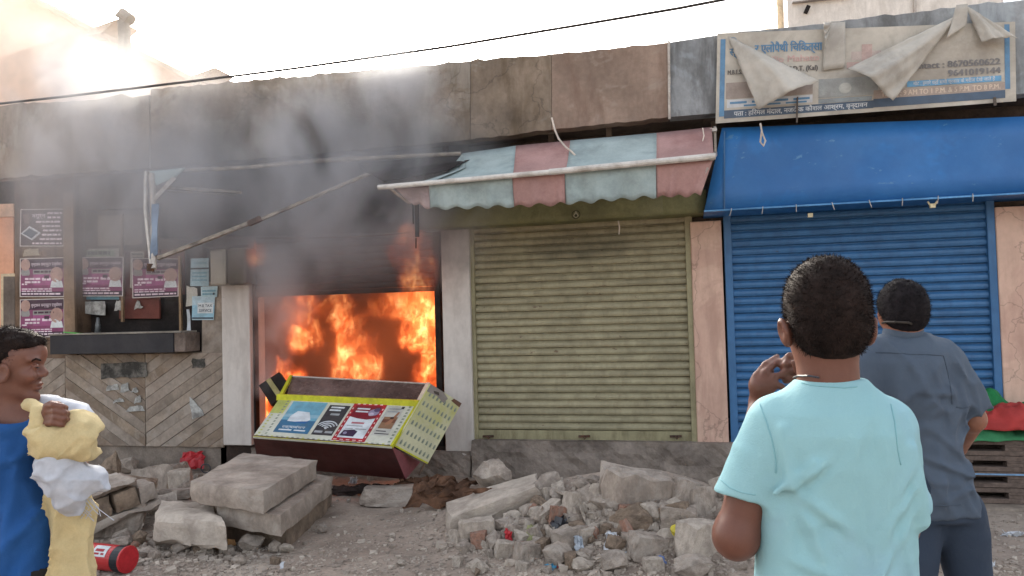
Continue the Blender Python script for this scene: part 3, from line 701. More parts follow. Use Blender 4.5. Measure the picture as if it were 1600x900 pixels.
MB().tube([pw(237, 272, 6.5), pw(240, 340, 6.35), pw(240, 420, 6.2)], .026, 10).build('hanging_pipe', steel, fr)
MB().tube([pw(236, 412, 6.2), pw(235, 424, 6.2)], .034, 10).build('pipe_end', rusty, fr)
MB().bar(pw(240, 312, 6.42), pw(272, 278, 6.55), .055, .04).build('corner_arm', steel, fr, bevel=.005)
MB().bar(pw(262, 293, 6.6), pw(378, 301, 6.95), .045, .03).bar(pw(262, 299, 6.61), pw(370, 305, 6.96), .012, .012).build('upper_arm', charpipe, fr, bevel=.005)
cloth('cloth_shred', [(pw(233, 268, 6.5), pw(290, 262, 6.6)), (pw(246, 290, 6.5), pw(262, 282, 6.55))], stripe_b, fr, n=8, wr=.03)
cloth('cloth_shred', [(pw(236, 320, 6.33), pw(249, 318, 6.34)), (pw(238, 360, 6.27), pw(247, 356, 6.27)), (pw(233, 405, 6.2), pw(246, 398, 6.22))], M('awning_shred', '7f8fa3', rough=.8, dirt='3f4045', damt=.5), fr, n=5, wr=.03)
# thin cable drooping in front of the charred shutter
dc = MB().tube([pw(x, 372-((x-420)/230)**3*10 if x > 420 else 372, 7.1) for x in range(400, 645, 20)], .006, 5).build('drooping_wire', rusty); tag(dc, 'thin wire drooping across the top of the burning doorway', 'wire')
# power line
pl = [(-60, 169), (0, 162), (100, 151), (300, 127), (460, 107), (700, 73), (900, 40), (1060, 13), (1180, -10)]
o = MB().tube([pw(x, y, 6.4) for x, y in pl], .012, 6).build('power_cable', M('black_cable', '2d2724', rough=.6)); rebase(o, pw(400, 115, 6.4)); tag(o, 'dark overhead cable sloping across the sky above the shops', 'cable')

# ================================================================== CLINIC BANNER
bn = thing('banner', 'weathered white and blue clinic banner with torn folded flaps on the parapet', 'banner', pw(1355, 190, YP-.06))
flex = M('flex_vinyl', 'b8b1a5', rough=.6, var=.1, scale=3, bump=.2, bscale=10, dirt='857d73', dscale=2, damt=.6, blotch='a39a8e', bamt=.4)
flexback = M('flex_back', 'b3ada3', rough=.7, var=.1, scale=3, bump=.25, bscale=9, dirt='7f7a74', dscale=2.5, damt=.5)
bl_, br_, tr_, tl_ = pw(1118, 193, YP-.05), pw(1588, 158, YP-.05), pw(1586, 34, YP-.05), pw(1121, 52, YP-.05)
s_ = Sheet(bl_, br_, tr_, tl_, wave=.012, thick=.003, seed=3); s_.backing(flex)
bb = P1('5f86a6'); bnavy = P1('4f5e70'); borange = P1('b79a80'); bgrey = P1('7a7776'); bblue = P1('6a9bbd'); bpink = P1('bfa19a'); bwh = P1('c4c6c8'); bdk = P1('5f5b58')
s_.rect(.012, .07, .030, .93, bb, .003); s_.rect(.966, .16, .982, .97, bb, .003)
s_.rect(.03, .045, .545, .135, bnavy, .003); s_.rect(.5, .15, .966, .235, borange, .003) if False else s_.rect(.545, .05, .966, .15, bnavy, .003)
s_.rect(.545, .15, .966, .25, P1('a5958a'), .0034)
s_.text('पता : हिरमल मंदाल, नजदीक कौशल आश्रम, वृन्दावन', .065, .065, .042, bwh, width=.46, off=.006, bold=.002)
s_.text('Timing : 9 AM TO 1 P.M. & 5 P.M. TO 8 P.M.', .57, .17, .05, P1('cbb9a6'), width=.38, off=.006, bold=.003)
s_.rect(.035, .26, .34, .44, P1('9c8f86'), .003); s_.rect(.04, .16, .34, .25, bwh, .0034); bars(s_, .05, .33, .2, 1, .1, .025, bb, .005); bars(s_, .1, .32, .165, 1, .1, .02, bb, .005)
s_.rect(.36, .2, .56, .42, P1('9b9d9a'), .003); s_.disc(.45, .3, .05, P1('b3b3ac'), .005); s_.rect(.36, .14, .54, .19, P1('8e9699'), .0036)
s_.text('र एलोपैथी िचिकत्सा', .135, .76, .075, bb, width=.235, off=.006, bold=.006); s_.text('स्व', .045, .74, .07, bb, width=.04, off=.006, bold=.004); s_.text('Ⓒ', .045, .88, .05, bb, width=.025, off=.006)
s_.text('Dilip Mahato', .17, .64, .06, bpink, width=.19, off=.006, bold=.004)
s_.text('M.B.E.S.', .04, .53, .04, bdk, width=.05, off=.006, bold=.003); s_.text('R.S - E.D.T. (Kal)', .21, .53, .045, bdk, width=.145, off=.006, bold=.004)
s_.rect(.455, .52, .53, .6, P1('b39a92'), .003); s_.rect(.505, .52, .54, .8, P1('b89f97'), .0036); s_.rect(.47, .62, .57, .72, P1('b6a69e'), .003)
s_.text('ontact : 8670560622', .675, .475, .062, bgrey, width=.275, off=.006, bold=.007); s_.text('9641019144', .788, .365, .062, bgrey, width=.163, off=.006, bold=.007)
s_.rect(.655, .265, .955, .335, bblue, .005); s_.text('नोट : हमारे यहाँ सभी प्रकार के मरीज देखे जाते हैं', .675, .28, .034, bwh, width=.26, off=.008, bold=.001)
s_.build('printed_sheet', bn)
def flap(pts, mat, n=26, lift=.05, seed=0, name='torn_flap'):
    """triangular folded cloth from three pixel points with depths: apex, a, b"""
    (p0, y0), (p1, y1), (p2, y2) = pts
    A, B, C2 = pw(*p0, y0), pw(*p1, y1), pw(*p2, y2); V = []; idx = {}
    for i in range(n+1):
        for j in range(i+1):
            u = i/n; v_ = j/i if i else 0
            p = A.lerp(B.lerp(C2, v_), u); bulge = math.sin(math.pi*v_)*u if i else 0
            p.y -= lift*bulge+.015*noise.noise(Vector((p.x*7, p.z*7, seed)))*u+.022*math.sin(v_*9+u*2+seed)*u+.010*math.sin(v_*23+u*7+seed*2)*u+.02*abs(noise.noise(Vector((p.x*12+p.z*6, p.z*9, seed+3))))*u
            e = 1 if (j in (0, i) or i == n) else 0
            p.x += e*.008*noise.noise(Vector((p.z*22, seed, 1))); p.z += e*.01*noise.noise(Vector((p.x*18, seed, 2)))
            idx[i, j] = len(V); V.append(p)
    Fc = []
    for i in range(n):
        for j in range(i+1):
            Fc.append((idx[i, j], idx[i+1, j], idx[i+1, j+1]))
            if j < i: Fc.append((idx[i, j], idx[i+1, j+1], idx[i, j+1]))
    o = mesh_obj(name, V, Fc, mat, bn, smooth=True); md = o.modifiers.new('thickness', 'SOLIDIFY'); md.thickness = .004; md.offset = 0
flap([((1137, 56), YP-.07), ((1184, 172), YP-.16), ((1281, 126), YP-.2)], flexback, lift=.10, seed=1)
flap([((1500, 22), YP-.07), ((1325, 106), YP-.18), ((1394, 159), YP-.2)], flexback, lift=.1, seed=2)
flap([((1508, 8), YP-.07), ((1534, 66), YP-.12), ((1588, 60), YP-.12)], flexback, lift=.06, seed=4)
flap([((1300, 34), YP-.07), ((1286, 36), YP-.10), ((1289, 76), YP-.11)], flexback, lift=.03, seed=5)
cloth('torn_strip', [(pw(1288, 36, YP-.08), pw(1321, 34, YP-.08)), (pw(1286, 110, YP-.075), pw(1320, 106, YP-.075))], flexback, bn, n=8, wr=.02)
cloth('torn_strip', [(pw(1494, 8, YP-.1), pw(1512, 6, YP-.1)), (pw(1478, 60, YP-.12), pw(1510, 40, YP-.1))], flexback, bn, n=6, wr=.03)
MB().bar(pw(1245, 192, YP-.08), pw(1246, 152, YP-.08), .035, .01).build('fixing_strip', M('brown_tape', '5d544d'), bn)
MB().bar(pw(1555, 165, YP-.08), pw(1554, 152, YP-.08), .02, .01).build('fixing_strip', M('brown_tape', ''), bn)

# ================================================================== BACKGROUND
wb = thing('background_building', 'white plastered building rising behind the clinic banner', 'building', pw(1350, 300, 14).xy.to_3d())
wpl = M('white_plaster', 'd6d0c8', var=.1, bump=.2, dirt='a59c92', damt=.4, streak=1)
a, b = pw(1232, 60, 14), pw(1560, -160, 14)
MB().box((a.x, 14, 0), (b.x, 18, b.z)).build('wall', wpl, wb)
a, b = pw(1216, 60, 14.6), pw(1240, -160, 14.6); MB().box((a.x, 14.6, 0), (b.x-.02, 17, b.z)).build('side_wall', M('cream_plaster', 'cfc0a6'), wb)
a, b = pw(1238, 5, 13.95), pw(1330, -6, 13.95); MB().box((a.x, 13.9, a.z), (b.x, 14-.003, b.z)).build('ledge', M('grey_band', '8d8a88'), wb)
MB().bar(pw(1430, 40, 13.97), pw(1428, -160, 13.97), .04, .05).build('pipe', steel, wb); MB().bar(pw(1258, 14, 13.96), pw(1264, 16, 13.96), .1, .12).build('vent', dark_m, wb)
gh = thing('gabled_house', 'pale house with long sloping roof half lost in bright smoke at upper left', 'house', pw(100, 300, 10.5).xy.to_3d())
Yg = 10.5
slab_poly(m_ := MB(), [(-200, 300), (330, 300), (318, 133), (180, 62), (110, 22), (66, 0), (-200, -120)], Yg, 3); m_.build('gable_wall', M('pale_salmon', 'c9a793', var=.1, dirt='a58b7c', damt=.3), gh)
m_ = MB(); m_.bar(pw(-200, -126, Yg-.1), pw(322, 134, Yg-.1), .3, .07); m_.build('verge', M('roof_edge', 'a08c80', var=.2), gh)
for pts in (((135, 46), (182, 30)), ((292, 120), (336, 105))):
    MB().poly([pw(pts[0][0], pts[0][1]+8, Yg-.3), pw(pts[0][0]+22, pts[0][1]+6, Yg-.3), pw(*pts[1], Yg-.3), pw(pts[0][0]+8, pts[0][1]-2, Yg-.3)], .5).build('eave_tip', M('roof_edge', ''), gh)
cp = MB().tube([pw(196, 150, 9.3), pw(195, 60, 9.3), pw(193, 32, 9.3)], .085, 12).tube([pw(188, 30, 9.3), pw(192, 22, 9.3), pw(204, 32, 9.3)], .09, 10).build('vent_pipe', M('grey_pipe', '8d8680', var=.2)); rebase(cp, pw(196, 150, 9.3)); tag(cp, 'upright grey vent pipe with bent cap on the left roof', 'pipe')

# ================================================================== TIPPED COUNTER
ct = thing('shop_counter', 'tipped over shop counter with phone advert stickers and yellow trim in front of the fire', 'counter', pw(530, 740, 6.6))
maroon = M('maroon_laminate', '4a2422', rough=.45, var=.2, scale=3, bump=.1, dirt='2a1614', dscale=3, damt=.6, spec=.45)
pinklam = M('pink_laminate', '8a5054', rough=.5, var=.15, dirt='5a3032', damt=.4)
creamc = M('sticker_white', 'c9c7b8', rough=.5, var=.08, bump=.05, dirt='8e8c70', dscale=5, damt=.4)
yel = M('yellow_trim', 'c2bf2e', rough=.5, var=.15, dirt='86812a', dscale=12, damt=.4)
yg = M('yellow_green_print', 'b5b768', rough=.5, var=.2); dash = M('dash_print', '8b9080', rough=.6)
Pt = {k: pw(*v_) for k, v_ in dict(A=(437, 622, 6.72), B=(652, 632, 6.72), C=(612, 698, 6.2), D=(395, 682, 6.2), E=(455, 588, 7.12), F=(672, 600, 7.12), G=(404, 728, 6.5), H=(634, 749, 6.5), I=(657, 722, 6.85)).items()}
def panel(name, q, mat, th=.018, parent=ct):
    q = [Vector(x) for x in q]; n = (q[1]-q[0]).cross(q[-1]-q[0]).normalized()
    m = len(q); mb = MB(); mb.add(q+[x-n*th for x in q], [tuple(range(m)), tuple(range(2*m-1, m-1, -1))]+[((i+1) % m, i, m+i, m+(i+1) % m) for i in range(m)])
    return mb.build(name, mat, parent, bevel=.002)
panel('base_panel', [Pt['G'], Pt['H'], Pt['C'], Pt['D']], maroon)
panel('end_panel', [Pt['H'], Pt['I'], Pt['C']+Vector((.005, 0, 0))], pinklam)
panel('trough_floor', [Pt['A']+Vector((0, .02, -.06)), Pt['B']+Vector((0, .02, -.06)), Pt['F']+Vector((0, 0, -.12)), Pt['E']+Vector((0, 0, -.12))], charred)
panel('rear_glass', [Pt['A']+Vector((0, .12, -.02)), Pt['B']+Vector((0, .12, -.02)), Pt['F'], Pt['E']], M('sooty_glass', '6b5650', rough=.25, var=.3, scale=5, bump=.05, dirt='3a2c28', damt=.5, spec=.6))
MB().tube([Pt['E'], Pt['F']], .01, 6).build('glass_rail', steel, ct)
MB().bar(Pt['E'], Pt['A'], .03, .03).build('corner_trim', yel, ct); MB().bar(Pt['F']+Vector((-.02, 0, 0)), Pt['B'], .035, .035).build('corner_trim', creamc, ct)
MB().bar(Pt['A']+Vector((-.02, -.005, .01)), Pt['B']+Vector((.02, -.005, .01)), .045, .06).build('top_trim', yel, ct, bevel=.004)
MB().bar(Pt['B'], Pt['C'], .02, .03).build('side_trim', yel, ct)
fp = Sheet(Pt['D'], Pt['C'], Pt['B'], Pt['A'], wave=1e-5, thick=.02); fp.backing(creamc)
# dash pattern of the wrapping around the adverts
for i in range(26):
    fp.rect(.012+i*.038, .02, .03+i*.038, .055, dash if i % 3 else yg, .0012, skew=.0)
    if i < 12: fp.rect(.07-.0, .08+i*.075, .085, .12+i*.075, dash, .0012, skew=.08); fp.rect(.02+.0, .08+i*.075, .036, .12+i*.075, yg, .0012); fp.rect(.955, .08+i*.075, .972, .12+i*.075, dash, .0012)
fp.rect(.0, .0, 1, .012, yel, .0014); fp.rect(0, .6, .10, 1, yg, .0006)
sk_b = P1('6fa3b8'); sk_d = P1('3e6c8c'); wht = P1('cfd3d6'); blk = P1('39363a'); red_ = P1('a8232e'); dred = P1('7d1f2c'); grey_b = P1('9a9c9e')
fp.rect(.12, .14, .375, .93, sk_b, .0016); fp.rect(.12, .14, .375, .45, sk_d, .002); fp.rect(.12, .52, .375, .6, P1('8fb4c4'), .002)
fp.poly([(.17, .42), (.30, .40), (.33, .48), (.29, .66), (.2, .68), (.17, .55)], wht, .0026); fp.poly([(.2, .40), (.31, .38), (.33, .44), (.25, .42)], P1('2f5f96'), .003)
fp.text('रक्षाबंधन', .16, .25, .035, wht, width=.17, off=.004, bold=.001); bars(fp, .15, .35, .19, 1, .1, .03, wht, .004)
fp.rect(.40, .14, .55, .88, blk, .0016); bars(fp, .42, .54, .80, 2, .07, .04, wht, .003); fp.rect(.445, .62, .51, .67, grey_b, .003)
for r_ in (.028, .055, .082, .108): fp.disc(.475, .30, r_, wht, .003, 12, r_-.013, 25, 155)
fp.disc(.475, .30, .012, wht, .003); bars(fp, .41, .54, .19, 1, .1, .05, grey_b, .003)
fp.rect(.565, .05, .80, .98, red_, .0016); fp.rect(.59, .12, .775, .90, wht, .0024); fp.rect(.59, .62, .775, .90, dred, .003)
fp.poly([(.59, .62), (.65, .58), (.72, .56), (.775, .60), (.775, .66), (.59, .66)], dred, .0034)
bars(fp, .61, .70, .8, 2, .07, .035, wht, .0045); fp.disc(.74, .74, .05, P1('8f8398'), .0045); fp.disc(.755, .80, .03, P1('5b4a68'), .006); fp.disc(.73, .69, .025, P1('b9aabb'), .006)
fp.rect(.63, .45, .72, .49, P1('b06a70'), .004); bars(fp, .61, .76, .39, 2, .07, .02, grey_b, .004)
fp.poly([(.60, .16), (.70, .15), (.71, .27), (.68, .31), (.61, .29)], P1('3c2a44'), .0045); fp.disc(.63, .22, .018, P1('8f86a0'), .006)
for i in range(5): fp.rect(.575+i*.045, .065, .60+i*.045, .085, P1('d8b6b2'), .003); fp.rect(.59+i*.04, .925, .61+i*.04, .95, P1('d8b6b2'), .003)
for i in range(7): fp.rect(.572, .14+i*.11, .581, .18+i*.11, P1('d8b6b2'), .003); fp.rect(.784, .14+i*.11, .793, .18+i*.11, P1('d8b6b2'), .003)
fp.rect(.815, .22, .93, .93, P1('b9b6ad'), .0016); fp.rect(.83, .38, .925, .66, P1('8d6a50'), .0024); fp.rect(.83, .52, .925, .60, P1('6e4636'), .003)
fp.poly([(.87, .45), (.90, .5), (.92, .78), (.905, .78), (.885, .6), (.86, .5)], P1('9a6a50'), .0036); fp.disc(.888, .63, .018, P1('4a2f26'), .0044)
bars(fp, .83, .92, .84, 2, .07, .03, grey_b, .003); fp.rect(.83, .25, .93, .27, blk, .003); fp.rect(.83, .31, .90, .33, blk, .003); fp.rect(.91, .86, .93, .92, blk, .003)
fp.build('advert_panel', ct)
sp_ = [pw(616, 697, 6.3), pw(668, 725, 6.6), pw(721, 629, 6.85), pw(673, 600, 6.62)]
sp_[2] = sp_[1]+sp_[3]-sp_[0]; ss = Sheet(*sp_, thick=.02); ss.backing(M('sticker_cream', 'c3bf9e', rough=.5, var=.1, dirt='b0ad4c', dscale=2.5, damt=.6))
for r_ in range(6):
    for c_ in range(8):
        u = .07+c_*.115+(.03 if r_ % 2 else 0); v_ = .06+r_*.155
        if v_ > .9 or u > .95: continue
        ss.poly([(u, v_), (u+.055, v_), (u+.055, v_+.045), (u+.03, v_+.075), (u, v_+.055)], P1('8f9686'), .0016); ss.rect(u+.012, v_+.01, u+.03, v_+.04, P1('6f7668'), .0024)
ss.poly([(.0, .88), (.3, .9), (.55, .86), (.6, .95), (.4, 1.0), (0, 1.0)], P1('8c837c'), .003); ss.poly([(.15, .94), (.3, .96), (.35, .92), (.2, .91)], P1('4a403a'), .004); ss.poly([(.7, .95), (1, .93), (1, 1), (.75, 1)], P1('6a4a3a'), .003)
ss.rect(0, 0, .01, 1, yel, .002); ss.rect(0, 0, 1, .02, yel, .002)
ss.build('side_panel', ct)
MB().bar(pw(668, 716, 6.7), pw(655, 742, 6.65), .014, .014).build('prop_stick', wood_old, ct)
# burning box and sack behind the counter
bx = thing('burning_box', 'dark tilted box with pale band burning beside the counter', 'box', pw(425, 640, 7.2))
c1 = [pw(404, 602, 7.15), pw(424, 634, 7.12), pw(436, 641, 7.4), pw(414, 606, 7.45)]; c2 = [pw(436, 581, 7.15), pw(455, 605, 7.12), pw(458, 610, 7.4), pw(440, 584, 7.45)]
MB().hexa(c1+c2).build('case', charred, bx, bevel=.006)
panel('band', [c1[0].lerp(c2[0], .38)+Vector((0, -.012, 0)), c1[1].lerp(c2[1], .38)+Vector((0, -.012, 0)), c1[1].lerp(c2[1], .58)+Vector((0, -.012, 0)), c1[0].lerp(c2[0], .58)+Vector((0, -.012, 0))], M('pale_band', '9a8f62', dirt='4d4636'), .006, bx)

# ================================================================== STONES, SLABS, RUBBLE
def nrm(v): return v/ (np.linalg.norm(v)+1e-9)
def rough_block(c, nx=10, ny=6, nz=4, amp=.012, chip=.02, seed=0, mat=None, name='concrete_slab'):
    """c: 8 corners (bottom 4, top 4); gridded, worn and chipped"""
    c = [Vector(q) for q in c]
    def P(u, v_, w_):
        b = c[0]*(1-u)*(1-v_)+c[1]*u*(1-v_)+c[2]*u*v_+c[3]*(1-u)*v_; t = c[4]*(1-u)*(1-v_)+c[5]*u*(1-v_)+c[6]*u*v_+c[7]*(1-u)*v_
        return b.lerp(t, w_)
    ctr = sum(c, Vector())/8; bm = bmesh.new(); g = {}
    def V(i, j, k):
        if (i, j, k) in g: return g[i, j, k]
        u, v_, w_ = i/nx, j/ny, k/nz; p = P(u, v_, w_); s3 = Vector((seed*3.1, seed, 0))
        e = (i in (0, nx))+(j in (0, ny))+(k in (0, nz))
        d = (ctr-p).normalized()
        if e >= 2: p += d*(abs(noise.noise(p*9+s3))*chip*1.6+max(0, noise.noise(p*23+s3))*chip+chip*.25)
        p += Vector((noise.noise(p*7+s3), noise.noise(p*7+s3+Vector((9, 0, 0))), noise.noise(p*7+s3+Vector((0, 9, 0)))))*amp
        p += Vector((noise.noise(p*31+s3), noise.noise(p*31+s3+Vector((9, 0, 0))), noise.noise(p*31+s3+Vector((0, 9, 0)))))*amp*.35
        g[i, j, k] = bm.verts.new(p); return g[i, j, k]
    for i in range(nx):
        for j in range(ny):
            bm.faces.new((V(i, j, nz), V(i+1, j, nz), V(i+1, j+1, nz), V(i, j+1, nz))); bm.faces.new((V(i, j, 0), V(i, j+1, 0), V(i+1, j+1, 0), V(i+1, j, 0)))
    for k in range(nz):
        for i in range(nx): bm.faces.new((V(i, 0, k), V(i+1, 0, k), V(i+1, 0, k+1), V(i, 0, k+1))); bm.faces.new((V(i, ny, k), V(i, ny, k+1), V(i+1, ny, k+1), V(i+1, ny, k)))
        for j in range(ny): bm.faces.new((V(0, j, k), V(0, j, k+1), V(0, j+1, k+1), V(0, j+1, k))); bm.faces.new((V(nx, j, k), V(nx, j+1, k), V(nx, j+1, k+1), V(nx, j, k+1)))
    bmesh.ops.recalc_face_normals(bm, faces=bm.faces)
    me = bpy.data.meshes.new(name); bm.to_mesh(me); bm.free(); me.materials.append(mat)
    for f in me.polygons: f.use_smooth = True
    me.set_sharp_from_angle(angle=R(32))
    o = bpy.data.objects.new(name, me); COL.objects.link(o); return o
conc = M('rubble_concrete', 'a3968a', rough=.95, var=.22, scale=5, bump=.9, bscale=24, dirt='6c6057', dscale=3, damt=.6, blotch='b0a79d', bamt=.4, bdist=.012)
conc_d = M('rubble_dark', '8a7867', rough=.95, var=.25, scale=6, bump=.9, bscale=26, dirt='4d433c', dscale=4, damt=.6, bdist=.012)
conc_l = M('rubble_pale', 'b4a89b', rough=.95, var=.18, scale=5, bump=.8, bscale=26, dirt='7c7067', dscale=4, damt=.5, bdist=.012)
brickm = M('broken_brick', '96705e', rough=.95, var=.25, scale=8, bump=.8, bscale=26, dirt='8c8178', dscale=5, damt=.65, bdist=.012)
ochre = M('ochre_stone', 'a87f54', rough=.8, var=.2, scale=6, bump=.5)
def slab_top(p_fl, p_fr, p_br, p_bl, ztop, th, mat, label, name='concrete_slab', **kw):
    """top face from four pixels at height ztop"""
    T = [pz(*q, z) for q, z in zip((p_fl, p_fr, p_br, p_bl), ztop if isinstance(ztop, (list, tuple)) else [ztop]*4)]
    Bq = [t-Vector((0, 0, th)) for t in T]
    o = rough_block(Bq+T, mat=mat, name=name, **kw); lo = min(T, key=lambda q: q.z).copy(); rebase(o, ((T[0]+T[2])/2)-Vector((0, 0, th)))
    return tag(o, label, 'slab', None)
slab_top((294, 752), (411, 768), (497, 718), (380, 707), .47, .15, conc, 'upper of the two big concrete slabs stacked before the counter', nx=14, ny=10, nz=3, seed=1, amp=.008)
slab_top((336, 790), (438, 806), (521, 744), (420, 730), .30, .14, conc, 'lower big concrete slab jutting out under the upper one', nx=14, ny=10, nz=3, seed=2, amp=.008)
slab_top((350, 812), (448, 826), (519, 764), (430, 752), .15, .2, conc_d, 'dark concrete base block beneath the two big slabs', nx=12, ny=8, nz=3, seed=3)
slab_top((238, 806), (357, 814), (332, 784), (249, 780), .27, .2, conc_l, 'squat broken concrete block with pale flat top left of the stacked slabs', name='concrete_block', nx=12, ny=8, nz=6, seed=4, amp=.022, chip=.035)
# fallen masonry chunk, built of its bricks and render
mc = thing('masonry_chunk', 'tilted chunk of fallen brick masonry behind the yellow sack', 'masonry', pz(185, 838, .02))
def blk(parent, c, mat, seed, name, **kw):
    o = rough_block(c, mat=mat, seed=seed, name=name, **kw); b = base_of(parent); o.data.transform(Matrix.Translation(-b)); o.parent = parent; return o
q0 = pz(128, 850, .0); 
ax = (pz(246, 800, .12)-pz(130, 838, .05)); ax.z = 0; ax = ax.normalized()*1.0; L_ = .78; ay = Vector((-ax.y, ax.x, 0)); tiltv = (ax+Vector((0, 0, .22))).normalized(); upv = Vector((-.18*ax.x, -.18*ax.y, 1)).normalized()
o0 = pz(128, 842, .06)
def mbox(s0, s1, y0, y1, z0, z1):
    f = lambda s, y, z: o0+tiltv*s+ay*y+upv*z
    return [f(s0, y0, z0), f(s1, y0, z0), f(s1, y1, z0), f(s0, y1, z0), f(s0, y0, z1), f(s1, y0, z1), f(s1, y1, z1), f(s0, y1, z1)]
blk(mc, mbox(0, .58, 0, .42, 0, .06), conc, 11, 'mortar_bed', nx=12, ny=6, nz=2, amp=.03, chip=.03)
blk(mc, mbox(0, .25, .01, .34, .068, .23), conc_d, 12, 'brick', nx=6, ny=5, nz=3, amp=.014, chip=.022)
blk(mc, mbox(.262, .43, .01, .34, .068, .225), conc_d, 13, 'brick', nx=6, ny=5, nz=3, amp=.014, chip=.022)
blk(mc, mbox(.442, .57, .01, .3, .068, .20), conc, 14, 'brick', nx=6, ny=5, nz=3, amp=.008, chip=.02)
blk(mc, mbox(0, .45, -.02, .36, .238, .30), conc, 15, 'render_layer', nx=12, ny=6, nz=2, amp=.03, chip=.05)
_rocks = {}
def rockmesh(kind, seed, lod=2):
    key = (kind, seed, lod)
    if key in _rocks: return _rocks[key]
    rg = random.Random(seed*77+len(kind)); bm = bmesh.new()
    dims = {'boulder': (1, .8, .8), 'flat': (1, .75, .28), 'block': (1, .7, .65), 'tile': (1, .8, .14), 'shard': (1, .5, .45)}[kind]
    pts = []
    if kind in ('block', 'tile', 'flat'):
        for sx in (-1, 1):
            for sy in (-1, 1):
                for sz in (-1, 1): pts.append(Vector((sx*(.5-rg.uniform(0, .14)), sy*(.5-rg.uniform(0, .14)), sz*(.5-rg.uniform(0, .1)))))
        for _ in range(5): pts.append(Vector([rg.uniform(-.5, .5) for _ in range(2)]+[rg.choice((-.5, .5))]))
        for _ in range(3): pts.append(Vector((rg.choice((-.52, .52)), rg.uniform(-.4, .4), rg.uniform(-.4, .4))))
    else:
        for _ in range(20):
            d = Vector([rg.gauss(0, 1) for _ in range(3)]).normalized(); pts.append(d*rg.uniform(.4, .54))
    for p in pts: bm.verts.new((p.x*dims[0], p.y*dims[1], p.z*dims[2]))
    r_ = bmesh.ops.convex_hull(bm, input=bm.verts); bmesh.ops.delete(bm, geom=[g for g in r_['geom_interior'] if isinstance(g, bmesh.types.BMVert)], context='VERTS')
    bmesh.ops.triangulate(bm, faces=bm.faces)
    for _ in range(lod): bmesh.ops.subdivide_edges(bm, edges=[e for e in bm.edges if e.calc_length() > .12], cuts=1, use_grid_fill=True); bmesh.ops.triangulate(bm, faces=bm.faces)
    if lod:
        s3 = Vector((seed, seed*2.3, 1)); a = .035
        for v_ in bm.verts:
            p = v_.co.copy(); v_.co += Vector((noise.noise(p*4+s3), noise.noise(p*4-s3), noise.noise(p*4+s3*2)))*a*1.4+Vector((noise.noise(p*13+s3), noise.noise(p*13-s3), noise.noise(p*13+s3*2)))*a*.7
    me = bpy.data.meshes.new('rock'); bm.to_mesh(me); bm.free(); me.materials.append(conc)
    if lod:
        for f in me.polygons: f.use_smooth = True
        me.set_sharp_from_angle(angle=R(28))
    _rocks[key] = me; return me
def rock(px, py, wpx, hpx, kind, mat, label, seed=0, yaw=None, tilt=0, group=None, lod=2, name='rubble_stone', lift=0, cat='stone'):
    """py = pixel of the base"""
    p = onground(px, py); dep = (p-CAM).dot(f0); W = wpx*dep/F; H = hpx*dep/F
    me = rockmesh(kind, seed, lod)
    if mat is not conc or True:
        me = me.copy() if lod >= 2 else me
    o = bpy.data.objects.new(name, me); COL.objects.link(o)
    if me.materials[0] != mat:
        o.material_slots[0].link = 'OBJECT'; o.material_slots[0].material = mat
    d0 = {'boulder': .8, 'flat': .28, 'block': .65, 'tile': .14, 'shard': .45}[kind]
    sz = H/d0*(1.15 if tilt else 1.05)
    o.scale = (W, W*random.uniform(.8, 1), min(sz, W*1.3/d0) if kind != 'tile' else W*.5)
    o.location = p+Vector((0, W*.3, H*.42+lift)); y0 = YAW if yaw is None else R(yaw)+YAW
    o.rotation_euler = (R(random.uniform(-8, 8)), R(tilt), y0)
    return tag(o, label, cat, group)
